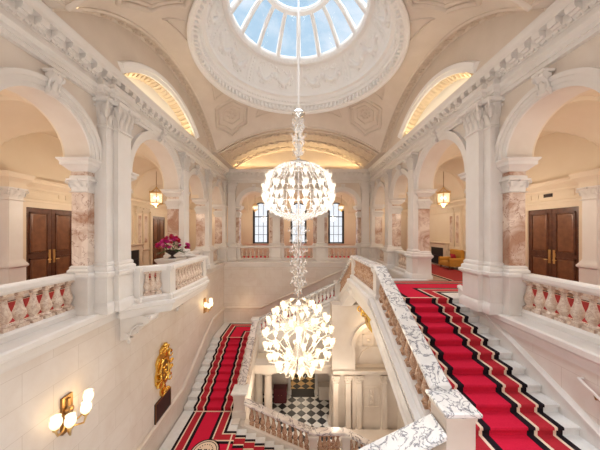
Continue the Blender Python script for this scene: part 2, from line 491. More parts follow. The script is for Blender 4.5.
# ------------------------------------------------------------------ ledges and entablature round the hall
LEDGE = [(0, -.42), (.06, -.40), (.06, -.34), (.10, -.28), (.10, -.2), (.16, -.14), (.16, -.03), (.13, .006), (-.34, .006), (-.34, -.42)]
struct(obj('trim_1', MB().sweep([(-W, 2.2), (-W, D - .35), (W, D - .35), (W, 2.2)], LEDGE, flip=-1), WHITE))
def outline(a, bkf):
    return [(-a, 1.0), (-a, 6.66), (-a + bkf * .55, 6.66), (-a + bkf * .55, 6.9), (-a + bkf, 6.9), (-a + bkf, 7.56), (-a, 7.56), (-a, D), (a, D), (a, 7.56), (a - bkf, 7.56), (a - bkf, 6.9),
            (a - bkf * .55, 6.9), (a - bkf * .55, 6.66), (a, 6.66), (a, 1.0)]
ENT_LOW = [(-.3, 5.83), (.10, 5.83), (.10, 5.93), (.125, 5.935), (.125, 6.03), (.17, 6.07), (.20, 6.10), (.20, 6.13), (.10, 6.14), (.10, 6.30), (-.3, 6.30)]
ent = struct(obj('trim_2', MB().sweep(outline(W, .30), ENT_LOW, flip=-1), WHITE))
ENT_UP = [(-.3, 6.30), (.12, 6.30), (.14, 6.34), (.18, 6.37), (.18, 6.54), (.34, 6.545), (.34, 6.63), (.36, 6.66), (.40, 6.73), (.41, ZC), (-.4, ZC)]
m = MB().sweep([(-W, 1.0), (-W, D), (W, D), (W, 1.0)], ENT_UP, flip=-1)
def modil(m, x, y, dx, dy):
    """scrolled modillion under the corona"""
    u = Vector((dy, -dx, 0)); o = Vector((x, y, 0)) - u * .085
    m.prism([(.17, 6.38), (.22, 6.38), (.25, 6.43), (.30, 6.42), (.33, 6.47), (.33, 6.545), (.17, 6.545)], o, (dx, dy, 0), (0, 0, 1), u, .17)
for s in (-1, 1):
    y = 2.3
    while y < D - .5:
        modil(m, s * W, y, -s, 0); y += .34
x = -W + .55
while x < W - .5:
    modil(m, x, D, 0, -1); x += .34
cor = obj('cornice', m, WHITE, ent)
m = MB()   # dentil band
for s in (-1, 1):
    y = 2.3
    while y < D - .2:
        m.box(s * (W - .125), s * (W - .175), y, y + .07, 6.315, 6.375); y += .13
x = -W + .2
while x < W - .2:
    m.box(x, x + .07, D - .175, D - .125, 6.315, 6.375); x += .13
obj('dentil_band', m, WHITE, ent, smooth=0)

# ------------------------------------------------------------------ pink marble columns
COLG = 'pink marble columns of the gallery arcade'
def column(x, y, hx, hy, label):
    t = thing('marble_column', label, 'column', (x, y, 0), COLG)
    obj('pedestal', MB().stack((x, y), [(hx + .10, hy + .10, 0), (hx + .10, hy + .10, .14), (hx + .06, hy + .06, .2), (hx + .05, hy + .05, .92), (hx + .09, hy + .09, .98), (hx + .12, hy + .12, 1.02),
                                        (hx + .12, hy + .12, 1.09), (hx + .10, hy + .10, 1.11)]), WHITE, t)
    obj('base', MB().stack((x, y), [(hx + .07, hy + .07, 1.11), (hx + .07, hy + .07, 1.17), (hx + .03, hy + .03, 1.22), (hx + .04, hy + .04, 1.26), (hx, hy, 1.3)]), WHITE, t)
    obj('shaft', MB().stack((x, y), [(hx, hy, 1.3), (hx, hy, 3.27)]), PINK, t)
    c = MB(); capital(c, x, y, hx, hy, 3.24, .36, 'nsew', 1.1); obj('capital', c, WHITE, t, smooth=50)
    i = obj('impost', MB().stack((x, y), [(hx + .03, hy + .03, 3.60), (hx + .03, hy + .03, 3.68), (hx, hy, 3.69), (hx, hy, 3.80), (hx + .05, hy + .05, 3.83), (hx + .07, hy + .07, 3.86),
                                          (hx + .14, hy + .14, 3.93), (hx + .17, hy + .17, 3.95), (hx + .17, hy + .17, 4.03), (hx + .22, hy + .22, 4.09), (hx + .22, hy + .22, ZS)]), WHITE, t)
    obj('frieze', MB().stack((x, y), [(hx + .005, hy + .005, 3.695), (hx + .005, hy + .005, 3.795)]), PINK, i)
for s, nm in ((-1, 'left'), (1, 'right')):
    X = s * 5.80
    door = 'double door'
    column(X, 6.70, .21, .21, 'square pink marble column of the nearest %s arch, next to its %s' % (nm, door))
    column(X, 7.83, .21, .21, 'marble column mostly hidden behind the broad %s pier, near side of the wide arch' % nm)
    column(X, 11.61, .26, .285, 'pink marble column at the far side of the wide %s arch, %s' % (nm, 'behind the flowers' if s < 0 else 'before the fireplace'))
    column(X, 14.78, .26, .285, 'smaller pink marble column between the two narrow %s arches before the far corner' % nm)
    column(X, 18.02, .26, .285, 'pink marble column in the far %s corner of the arcade' % nm)
for x, lab in ((-4.66, 'outer pink column beside the far left window arch, next to the corner'), (-1.98, 'pink column at the right jamb of the far left window arch'), (-1.34, 'pink column at the left jamb of the far middle arch'),
               (1.34, 'pink column at the right jamb of the far middle arch'), (1.98, 'pink column at the left jamb of the far right window arch'), (4.66, 'outer pink column beside the far right window arch, next to the corner')):
    column(x, D + .34, .20, .24, lab)

# ------------------------------------------------------------------ gallery: floors, back walls, vaults
struct(obj('floor', MB().box(-WB, -W, 1.0, DB, -.3, 0).box(W, WB, 1.0, DB, -.3, 0).box(-W, W, D, DB, -.3, 0), FLOORB))
for s, nm in ((-1, 'left'), (1, 'right')):
    X = s * WB
    bw = struct(obj('wall_gallery_' + nm, MB().box(X, X + s * .3, 1.0, DB + .3, 0, 6.3), GAL))
    CP = [(0, 3.72), (.05, 3.72), (.05, 3.80), (.08, 3.84), (.16, 3.92), (.20, 3.96), (.20, 4.04), (.25, 4.09), (.25, 4.12), (0, 4.12)]
    path = [(X, 1.0), (X, DB)]
    obj('cornice', MB().sweep(path, CP, flip=1 if s > 0 else -1), GAL, bw)
    obj('picture_moulding', MB().sweep(path, [(0, 3.38), (.03, 3.38), (.06, 3.44), (.06, 3.47), (0, 3.47)], flip=1 if s > 0 else -1), GAL, bw)
    for y0, y1 in ((1.2, 7.9), (10.75, 15.6)):
        obj('dado', MB().sweep([(X, y0), (X, y1)], [(0, 0), (.08, 0), (.08, .2), (.05, .24), (.05, .9), (.12, .98), (.14, 1.02), (.14, 1.08), (0, 1.1)], flip=1 if s > 0 else -1), GAL, bw)
    # flat pilasters on the back wall with pink panels
    for y in (7.86 if s > 0 else 8.1, 11.3, 12.3, 14.75, 15.35, 18.6, 19.6):
        if y < 9:
            p = obj('wall_pilaster', MB().stack((X - s * .17, y), [(.30, .30, 0), (.30, .30, .2), (.25, .25, .3), (.25, .25, 1.0), (.30, .30, 1.05), (.30, .30, 1.1), (.24, .24, 1.2), (.2, .2, 1.3), (.2, .2, 3.25)]), WHITE, bw)
            c = MB(); capital(c, X - s * .17, y, .2, .2, 3.22, .42, 'nsew'); obj('capital', c, WHITE, p, smooth=50)
            obj('entablature_block', MB().stack((X - s * .17, y), [(.25, .25, 3.64), (.25, .25, 3.78), (.28, .28, 3.84), (.38, .38, 3.96), (.38, .38, 4.04), (.42, .42, 4.10), (.42, .42, 4.13)]), GAL, p)
            obj('marble_panel', MB().box(X - s * .02, X - s * .06, y - s * 0 - .5, y - .22, 1.2, 3.3), PINK, p)
            continue
        p = obj('wall_pilaster', MB().stack((X - s * .06, y), [(.12, .29, 0), (.12, .29, .2), (.08, .25, .3), (.08, .25, 1.0), (.14, .30, 1.05), (.14, .30, 1.1), (.08, .26, 1.25), (.08, .24, 1.3), (.08, .24, 3.3)]), GAL, bw)
        c = MB(); capital(c, X - s * .02, y, .10, .24, 3.28, .4, 'sn' + ('e' if s < 0 else 'w')); obj('capital', c, GAL, p, smooth=50)
        if y > 9: obj('marble_panel', MB().box(X - s * .135, X - s * .15, y - .12, y + .12, 1.5, 3.15), PINK, p)
    def frame(y0, y1, z0, z1, t=.05):
        m = MB()
        pr = [(0, -.03), (0, .03), (.03, .02), (.03, -.02)]
        for a, b, c, d in ((y0, y1, z0, z0), (y0, y1, z1, z1)):
            m.box(X, X - s * .03, a, b, c - t / 2, c + t / 2)
        for yy in (y0, y1): m.box(X, X - s * .03, yy - t / 2, yy + t / 2, z0, z1)
        obj('panel_moulding', m, GAL, bw, smooth=0)
    frame(8.6, 9.9, 3.5, 3.68, .03); frame(8.0, 8.4, 3.5, 3.68, .03); frame(10.2, 10.7, 3.5, 3.68, .03)
    frame(12.75, 14.3, 1.45, 3.15); frame(5.2, 6.8, 1.45, 3.2)
    # double doors
    def double_door(idx, yc, w, h, leafmat, parent_name):
        y0, y1 = yc - w / 2, yc + w / 2
        d = sempty(parent_name, (X, yc, 0))
        m = MB()
        for a, b in ((y0 - .22, y0), (y1, y1 + .22)): m.box(X, X - s * .10, a, b, 0, h + .22)
        m.box(X, X - s * .10, y0, y1, h, h + .22)
        for a, b in ((y0 - .26, y0 - .18), (y1 + .18, y1 + .26)): m.box(X, X - s * .14, a, b, 0, h + .26)
        m.box(X, X - s * .15, y0 - .28, y1 + .28, h + .2, h + .28)
        obj('door_surround', m, GAL, d)
        for q, (a, b) in enumerate(((y0, yc - .008), (yc + .008, y1))):
            m = MB(); m.box(X, X - s * .05, a, b, 0.01, h)
            lf = obj('door_leaf', m, WOOD, d)
            wl_ = b - a
            for z0, z1 in ((.16, .42 * h - .06), (.42 * h + .1, h - .16)):
                m = MB()
                for k, (i0, d0, d1) in enumerate(((.13, .05, .075), (.17, .075, .05))): pass
                fr = [(a + .13, b - .13, z0, z1)]
                p0, p1 = a + .13, b - .13
                m.mat(0)
                for aa, bb, cc, dd in ((p0, p1, z0, z0 + .05), (p0, p1, z1 - .05, z1), (p0, p0 + .05, z0, z1), (p1 - .05, p1, z0, z1)):
                    m.box(X - s * .05, X - s * .075, aa, bb, cc, dd)
                m.mat(1)
                n = (p0 + .09, p1 - .09, z0 + .09, z1 - .09)
                cy_, cz_ = (n[0] + n[1]) / 2, (n[2] + n[3]) / 2
                hy_, hz_ = (n[1] - n[0]) / 2, (n[3] - n[2]) / 2
                vs = []
                for e, dep in ((.06, .05), (.03, .068), (0, .068)):
                    for sy, sz in ((-1, -1), (1, -1), (1, 1), (-1, 1)):
                        vs.append((X - s * dep, cy_ + sy * (hy_ + e - .03), cz_ + sz * (hz_ + e - .03)))
                fs = [(8, 9, 10, 11)]
                for r in (0, 4):
                    for j in range(4): fs.append((r + j, r + (j + 1) % 4, r + 4 + (j + 1) % 4, r + 4 + j))
                m.add(vs, fs)
                obj('door_panel', m, [WOOD, WOODP], lf)
            e = yc + (-.09 if q == 0 else .09)
            m = MB().box(X - s * .05, X - s * .062, e - .045, e + .045, .98, 1.5)
            m.tube([(X - s * .06, e, 1.12), (X - s * .12, e, 1.12), (X - s * .125, e + (-.14 if q == 0 else .14), 1.12)], .014, 6)
            m.ball((X - s * .07, e, 1.36), .02, 6, 4)
            obj('door_handle', m, BRASS, lf)
        return d
    double_door(0, 9.33 if s > 0 else 9.58, 1.88, 3.07, WOOD, 'door_%d' % (1 if s < 0 else 2))
    double_door(0, 16.9 if s < 0 else 20.7, 1.5, 3.2, WOOD, 'door_%d' % (3 if s < 0 else 4))
t = tag(obj('door_sign', MB().box(WB - .02, WB, 9.35, 9.68, 3.53, 3.66), PLAQ), 'small bronze name plate on the frieze over the right-hand double door', 'sign')

# groin vaults over the side galleries
def side_vault(s):
    edges = [(2.2, 4.26), (4.0, 6.72), (7.62, 11.66), (11.94, 14.22), (15.3, 17.64), (18.6, DB)]
    m = MB(); x0, x1 = W + T - .02, WB
    xc = (x0 + x1) / 2; hx = (x1 - x0) / 2
    def zy(x): return ZS + 1.78 * math.sqrt(max(0, 1 - ((x - xc) / hx) ** 2))
    for a, b in edges[1:]:
        yc, hy = (a + b) / 2, (b - a) / 2
        rise = min(1.85, hy * 1.02)
        def f(i, j):
            x = xc - hx * math.cos(PI * i); y = yc - hy * math.cos(PI * j)
            return (s * x, y, max(zy(x), ZS + rise * math.sqrt(max(0, 1 - ((y - yc) / hy) ** 2))))
        m.grid(f, 28, 28)
    o = struct(obj('ceiling_gallery_' + ('left' if s < 0 else 'right'), m, GAL, smooth=50))
    # transverse ribs
    ed = [2.2, 4.0, 6.72, 7.62, 11.66, 11.94, 14.22, 15.3, 17.64, 18.6]
    for a, b in ((6.72, 7.62), (11.5, 12.1), (14.22, 15.3), (17.64, 18.6)):
        m = MB().arc((s * xc, a - .06, ZS), (1, 0, 0), (0, 1, 0), hx, [(0, 0), (-.1, .05), (-.1, b - a + .07), (0, b - a + .12), (.35, b - a + .12), (.35, 0)], k=24)
        obj('transverse_rib', m, GAL, o)
for s in (-1, 1): side_vault(s)
m = MB()
y0, y1 = D + T - .02, DB
yc, hy = (y0 + y1) / 2, (y1 - y0) / 2
for a, b in ((-6.2, -4.8), (-4.45, -2.19), (-1.13, 1.13), (2.19, 4.45), (4.8, 6.2)):
    xc_, hx_ = (a + b) / 2, (b - a) / 2
    def f(i, j):
        x = xc_ - hx_ * math.cos(PI * i); y = yc - hy * math.cos(PI * j)
        return (x, y, max(ZS + 1.35 * math.sqrt(max(0, 1 - ((y - yc) / hy) ** 2)), ZS + hx_ * math.sqrt(max(0, 1 - ((x - xc_) / hx_) ** 2))))
    m.grid(f, 20, 20)
fv = struct(obj('ceiling_gallery_far', m, GAL, smooth=50))
for a, b in ((-4.8, -4.45), (-2.19, -1.13), (1.13, 2.19), (4.45, 4.8)):
    obj('transverse_rib', MB().arc((a - .03, yc, ZS), (0, 1, 0), (1, 0, 0), hy, [(0, 0), (-.08, .05), (-.08, b - a + .01), (0, b - a + .06), (.3, b - a + .06), (.3, 0)], k=20), GAL, fv)
# far outer wall with three arched windows
WINX = [-3.36, 0, 3.36]
ow = arch_wall((0, DB, 0), (1, 0, 0), (0, 1, 0), -WB - .3, WB + .3, [(x, .72) for x in WINX], 4.05, 6.4, .35, pier_low=0)
for x in WINX: ow.box(x - .72, x + .72, DB, DB + .35, 0, 1.1)
ow = struct(obj('wall_gallery_far', ow, GAL))
obj('cornice', MB().sweep([(-WB, DB), (-4.4, DB)], CP, flip=-1).sweep([(4.4, DB), (WB, DB)], CP, flip=-1).sweep([(-2.4, DB), (-1.0, DB)], CP, flip=-1).sweep([(1.0, DB), (2.4, DB)], CP, flip=-1), GAL, ow)
for i, x in enumerate(WINX):
    wd = sempty('window_%d' % (i + 1), (x, DB, 1.1))
    m = MB().arc((x, DB + .1, 4.05), (1, 0, 0), (0, 1, 0), .62, [(0, 0), (0, .1), (.12, .1), (.12, 0)], k=20)
    for a, b in ((-.74, -.54), (.54, .74)): m.box(x + a, x + b, DB + .1, DB + .2, 1.1, 4.05)
    m.box(x - .74, x + .74, DB + .1, DB + .2, 1.1, 1.22); m.box(x - .66, x + .66, DB + .1, DB + .2, 3.45, 3.53)
    for q in (-.21, .21): m.box(x + q - .018, x + q + .018, DB + .13, DB + .17, 1.2, 4.6)
    for z in (1.9, 2.65): m.box(x - .62, x + .62, DB + .13, DB + .17, z - .018, z + .018)
    obj('window_frame', m, DARKM, wd)
    g = MB(); pts = [(-.62, 1.2), (.62, 1.2)] + [(.62 * math.cos(PI * k / 12), 4.05 + .62 * math.sin(PI * k / 12)) for k in range(13)]
    g.prism(pts, (x, DB + .15, 0), (1, 0, 0), (0, 0, 1), (0, 1, 0), .004); obj('window_glass', g, WGLASS, wd)
    obj('window_sill', MB().box(x - .85, x + .85, DB - .1, DB + .05, 1.04, 1.1), GAL, wd)

# ------------------------------------------------------------------ balustrades of the gallery
for s, nm in ((-1, 'left'), (1, 'right')):
    balustrade('balustrade', 'stone balustrade with fat pinkish balusters in the nearest %s arch, before the double door' % nm, 'balustrade',
               [(s * 5.98, 4.27, 0), (s * 5.98, 6.5, 0)], [8], B_CREAM, WHITE, WHITE, bs=1.02, trim=.02, group='balustrades of the gallery')
    balustrade('balustrade', 'short gallery balustrade in the first narrow %s arch beyond the wide one' % nm, 'balustrade',
               [(s * 5.78, 11.93, 0), (s * 5.78, 14.46, 0)], [6], B_CREAM, WHITE, WHITE, trim=.45, group='balustrades of the gallery',
               peds=[(s * 5.78, 12.15, 0, 1.1, .13, .2), (s * 5.78, 14.2, 0, 1.1, .13, .2)])
    balustrade('balustrade', 'short gallery balustrade in the last narrow %s arch, next to the far corner' % nm, 'balustrade',
               [(s * 5.78, 15.1, 0), (s * 5.78, 17.7, 0)], [6], B_CREAM, WHITE, WHITE, trim=.45, group='balustrades of the gallery',
               peds=[(s * 5.78, 15.4, 0, 1.1, .13, .2), (s * 5.78, 17.45, 0, 1.1, .13, .2)])
for (c, R), nm in zip(FARB, ('left', 'middle', 'right')):
    balustrade('balustrade', 'red-backed gallery balustrade under the far %s window' % nm, 'balustrade',
               [(c - 1.72 + .42, D + .16, 0), (c + 1.72 - .42, D + .16, 0)], [7], B_CREAM, WHITE, WHITE, trim=.2, group='balustrades of the gallery', bs=.9)
# left balcony
bp = [(-5.10, 7.58, 0), (-4.30, 8.20, 0), (-4.30, 11.05, 0), (-5.15, 11.5, 0)]
balustrade('balcony_balustrade', 'canted stone balustrade of the left balcony, in front of the vase of flowers', 'balustrade', bp, [3, 10, 2], B_CREAM, WHITE, WHITE, trim=.28,
           peds=[(-5.02, 7.66, 0, 1.09, .14, .14), (-4.36, 8.22, 0, 1.09, .15, .17), (-4.34, 10.98, 0, 1.09, .14, .16), (-5.1, 11.44, 0, 1.09, .12, .12)], w=.17)
t = thing('balcony', 'projecting stone balcony slab with canted corners on the left wall, above the gilt crest', 'balcony', (-5.0, 9.6, -.42))
m = MB().prism([(-5.6, 7.3), (-5.12, 7.42), (-4.22, 8.12), (-4.22, 11.1), (-5.12, 11.6), (-5.6, 11.6)], (0, 0, -.40), (1, 0, 0), (0, 1, 0), (0, 0, 1), .40); obj('slab', m, WHITE, t)
obj('edge_moulding', MB().sweep([(-5.32, 7.28), (-5.12, 7.42), (-4.22, 8.12), (-4.22, 11.1), (-5.12, 11.6), (-5.4, 11.8)],
    [(-.02, -.42), (.03, -.40), (.03, -.34), (.08, -.26), (.08, -.18), (.16, -.12), (.16, -.02), (.13, .004), (-.02, .004)], flip=-1), WHITE, t)
for y in (7.75, 10.85):
    m = MB()
    prof = [(0, -.40), (.95, -.40), (.98, -.48), (.9, -.58), (.72, -.62), (.5, -.66), (.34, -.78), (.26, -.95), (.22, -1.08), (.12, -1.14), (0, -1.16)]
    m.prism(prof, (-5.5, y - .2, 0), (1, 0, 0), (0, 0, 1), (0, 1, 0), .4)
    for q in (-.22, .22):
        m.tube([(-4.68, y + q - .03, -.53), (-4.68, y + q + .03, -.53)], .11, 10); m.tube([(-5.3, y + q - .03, -1.02), (-5.3, y + q + .03, -1.02)], .11, 10)
        m.tube([(-4.7, y + q, -.64), (-4.95, y + q, -.68), (-5.12, y + q, -.80), (-5.2, y + q, -.95)], .03, 6)
    for k in range(5): leaf(m, (-4.75 - .11 * k, y, -.68 - .09 * k), (.7, 0, -.5), (0, 1, 0), .22, .3)
    m.lathe([(.02, -1.34), (.07, -1.28), (.05, -1.2), (.12, -1.14)], 10, (-5.36, y, 0))
    obj('scroll_bracket', m, WHITE, t)
m = MB().box(-5.49, -5.3, 8.2, 10.6, -.62, -.41)
for k in range(22): m.ball((-5.28, 8.3 + .105 * k, -.52), .05, 6, 4)
obj('carved_frieze', m, WHITE, t)

# ------------------------------------------------------------------ stairs
def flight(label, o, d, half, n, h, t, depth=.5, name='stair_flight', mat=GREY):
    """o = middle of the top nosing, d = horizontal direction downhill"""
    d = Vector((d[0], d[1], 0)); sd = Vector((-d.y, d.x, 0)); o = Vector(o)
    P = [(-.06, 0)]
    for k in range(n):
        P += [(k * t + .03, -k * h), (k * t + .03, -k * h - .045), (k * t, -k * h - .05), (k * t, -(k + 1) * h + (0.001 if k == n - 1 else 0))]
    e = (n - 1) * t
    P += [(e, -n * h - .15), (e - .35, -n * h - .15), (-.06, -depth)]
    m = MB().prism(P, o - sd * half, (d.x, d.y, 0), (0, 0, 1), sd, 2 * half)
    t_ = thing(name, label, 'stairs', (o.x + d.x * e, o.y + d.y * e, o.z - n * h))
    obj('steps', m, mat, t_)
    return t_
HR, TR = .172, .375
f = flight('white marble flight rising on the right under the red runner, nearest the viewer', (4.16, 8.1, 0), (0, -1), 1.28, 13, HR, TR)
obj('outer_string', MB().sweep([(2.66, 8.12, .0), (2.66, 4.5, -1.74)], [(-.30, -.80), (-.25, -.70), (-.25, -.20), (-.30, -.14), (-.34, -.06), (-.34, .03), (.26, .03), (.26, -.80)], flip=1), WHITE, f)
obj('string_fascia', MB().sweep([(2.66, 8.12, 0), (2.66, 4.5, -1.74)], [(-.29, -.58), (-.252, -.55), (-.252, -.30), (-.29, -.27)], flip=1), GREY, f)
obj('wall_skirting', MB().sweep([(5.46, 8.3, .30), (5.46, 3.2, -2.04)], [(-.05, -.55), (-.05, 0), (-.09, .02), (-.09, .07), (-.04, .10), (.05, .10), (.05, -.55)], flip=1), WHITE, f)
lt = thing('stair_landing', 'gallery-level landing at the head of the right flight, under the red carpet', 'landing', (4, 9.8, -.4))
obj('slab', MB().box(2.4, 5.42, 8.12, 11.43, -.38, 0), GREY, lt)
obj('fascia', MB().sweep([(2.42, 11.5), (2.42, 8.05)], [(.02, -.75), (-.03, -.70), (-.03, -.42), (-.08, -.36), (-.08, -.28), (-.15, -.2), (-.15, -.04), (-.12, .003), (.02, .003)], flip=1), WHITE, lt)
f = flight('flight descending from the right landing towards the far right corner', (4.16, 11.45, 0), (0, 1), 1.28, 12, .175, .33)
obj('outer_string', MB().sweep([(2.66, 11.4, 0), (2.66, 15.2, -2.02)], [(.30, -.80), (.25, -.70), (.25, -.20), (.30, -.14), (.32, -.06), (.32, .03), (-.26, .03), (-.26, -.80)], flip=1), WHITE, f)
f = flight('long flight climbing from left to right along the far wall', (2.5, 16.8, -2.1), (-1, 0), 1.22, 14, .1714, .385)
obj('outer_string', MB().sweep([(2.5, 15.55, -2.1), (-2.75, 15.55, -4.5)], [(.12, -.85), (.12, -.15), (.2, -.06), (.2, .08), (-.2, .08), (-.2, -.85)], flip=1), WHITE, f)
obj('wall_skirting', MB().sweep([(3.3, D - .36, -.62), (-2.75, D - .36, -3.42), (-5.46, D - .36, -3.42), (-5.46, 15.4, -3.42), (-5.46, 11.55, -5.25), (-5.46, 8, -5.25)],
    [(-.03, -.10), (.06, -.08), (.09, -.04), (.09, .03), (.05, .07), (-.03, .08)], flip=1), STONE, f)
for nm, x0, x1, y0, y1, z, lab in (('a', 2.53, 5.44, 15.09, D - .36, -2.1, 'far right corner landing between the two upper flights'),
                                  ('b', -5.44, -2.52, 15.53, D - .36, -4.5, 'far left corner landing at the head of the left flight'),
                                  ('c', -5.44, -2.74, 7.4, 11.62, -6.3, 'lower left landing with the round emblem on its red carpet')):
    t = thing('stair_landing', lab, 'landing', ((x0 + x1) / 2, (y0 + y1) / 2, z - .35)); obj('slab', MB().box(x0, x1, y0, y1, z - .35, z), GREY, t)
    if nm == 'c':
        obj('edge_string', MB().box(-2.96, -2.62, 10.76, 11.2, z - .9, z + .05), STONE, t)
f = flight('white marble flight with a red runner along the left wall below the balcony', (-4.2, 15.5, -4.5), (0, -1), 1.24, 10, .18, .43)
obj('inner_string', MB().sweep([(-2.72, 15.5, -4.45), (-2.72, 11.6, -6.12)], [(-.22, -.9), (-.22, .1), (.22, .1), (.22, -.9)]), STONE, f)
obj('spandrel', MB().prism([(15.5, -5.2), (11.5, -6.95), (11.2, -6.95), (11.2, ZG), (15.5, ZG)], (-2.95, 0, 0), (0, 1, 0), (0, 0, 1), (1, 0, 0), .3), STONE, f)
obj('niche_moulding', MB().arc((-2.64, 13.2, -7.4), (0, 1, 0), (1, 0, 0), .62, [(0, 0), (0, .05), (.12, .05), (.12, 0)]), STONE, f)
f = flight('lowest flight, going down to the right from the emblem landing, partly hidden by its balustrade', (-2.68, 9.55, -6.3), (1, 0), 1.2, 9, HR, .4)
obj('outer_string', MB().sweep([(-2.6, 10.95, -6.36), (.6, 10.95, -7.74), (2.1, 10.95, -7.74), (4.3, 10.95, -8.86)], [(-.2, -.5), (-.2, .06), (.2, .06), (.2, -.5)]), STONE, f)
obj('half_landing', MB().box(.5, 2.3, 8.35, 10.8, -8.2, -7.85), GREY, f)
flight('bottom flight reaching the chequered hall floor, behind the lowest balustrade', (2.3, 9.55, -7.85), (1, 0), 1.2, 7, .164, .4)
# near landing and the flight going down from it (mostly below the frame)
t = thing('stair_landing', 'near right landing at the foot of the right flight, beside the marble-capped newel', 'landing', (4, 2.6, -2.6)); obj('slab', MB().box(2.3, 5.44, 1.2, 3.61, -2.6, -2.236), GREY, t)
f = flight('flight going down to the left from the near newel, under the veined coping', (2.3, 2.8, -2.24), (-1, 0), 1.15, 9, HR, .36)
obj('outer_string', MB().sweep([(2.42, 4.24, -2.10), (.2, 4.24, -3.16)], [(-.22, -.7), (-.22, .06), (.22, .06), (.22, -.7)]), WHITE, f)

SG = 'balustrades of the staircase'
balustrade('stair_balustrade', 'steep balustrade of brown balusters under a white veined coping, beside the near right red runner', 'balustrade',
           [(2.65, 8.0, .02), (2.65, 4.55, -1.72)], [12], B_BROWN, VEIN, WHITE, H=1.07, w=.2, plinth=.12, railh=.14, trim=.12, group=SG, bs=.95)
t = thing('newel_post', 'square cream newel post with veined marble cap beside the right red runner', 'newel post', (2.68, 4.28, -2.3))
obj('shaft', MB().stack((2.68, 4.28), [(.28, .28, -2.4), (.28, .28, -2.0), (.24, .24, -1.95), (.24, .24, -.93), (.26, .26, -.9), (.26, .26, -.84)]), STONE, t)
obj('cap', MB().stack((2.68, 4.28), [(.27, .29, -.84), (.30, .32, -.80), (.30, .32, -.755), (.28, .30, -.74)]), VEIN, t)
balustrade('stair_balustrade', 'veined white coping sloping down to the left from the near newel, at the bottom edge', 'balustrade',
           [(2.42, 4.24, -2.08), (.3, 4.24, -3.12)], [8], B_BROWN, VEIN, WHITE, H=.98, w=.25, plinth=.12, railh=.15, group=SG)
balustrade('stair_balustrade', 'level balustrade of mottled brown marble along the top right landing', 'balustrade',
           [(2.63, 8.0, 0), (2.63, 11.4, 0)], [16], B_BROWN, VEIN, WHITE, H=1.09, w=.2, plinth=.2, railh=.15, group=SG, bs=.95,
           peds=[(2.63, 8.02, 0, 1.0, .14, .16), (2.63, 11.4, 0, 1.0, .14, .16)])
balustrade('stair_balustrade', 'short steep brown balustrade dropping away from the top right landing to the far side', 'balustrade',
           [(2.63, 11.5, 0), (2.63, 15.3, -2.02)], [15], B_BROWN, VEIN, WHITE, H=1.07, w=.2, plinth=.12, railh=.14, trim=.2, group=SG, bs=.95)
balustrade('stair_balustrade', 'pale balustrade with red carpet behind it, climbing across the far wall', 'balustrade',
           [(2.4, 15.6, -2.02), (-2.72, 15.6, -4.42)], [20], B_WHITE, VEIN, WHITE, H=1.0, w=.18, plinth=.12, railh=.14, trim=.15, group=SG,
           peds=[(2.5, 15.5, -2.1, -.95, .2, .2), (-2.74, 15.6, -4.6, -3.32, .2, .2)])
balustrade('stair_balustrade', 'balustrade with a grey veined coping beside the left flight, left of the lower chandelier', 'balustrade',
           [(-2.72, 15.4, -4.40), (-2.72, 11.7, -6.08)], [15], B_CREAM, VEIND, STONE, H=1.0, w=.19, plinth=.12, railh=.14, trim=.15, group=SG)
t = thing('newel_post', 'cream newel post with a pale cap at the corner of the emblem landing', 'newel post', (-2.7, 11.4, -6.9))
obj('shaft', MB().stack((-2.7, 11.42), [(.32, .32, -7.0), (.32, .32, -6.0), (.26, .26, -5.95), (.26, .26, -5.36), (.30, .30, -5.3), (.30, .30, -5.24)]), STONE, t)
obj('cap', MB().stack((-2.7, 11.42), [(.32, .32, -5.24), (.36, .36, -5.2), (.36, .36, -5.15), (.32, .32, -5.13)]), GREY, t)
balustrade('stair_balustrade', 'lowest balustrade with a dark veined coping, stepping down to the right above the chequered floor', 'balustrade',
           [(-2.4, 10.95, -6.40), (.66, 10.95, -7.74), (2.06, 10.95, -7.74), (4.3, 10.95, -8.86)], [11, 5, 8], B_BROWN, VEIND, STONE, H=1.06, w=.19, plinth=.14, railh=.15, trim=.2, group=SG,
           peds=[(.66, 10.95, -7.8, -6.8, .17, .17), (2.1, 10.95, -7.8, -6.8, .17, .17)])

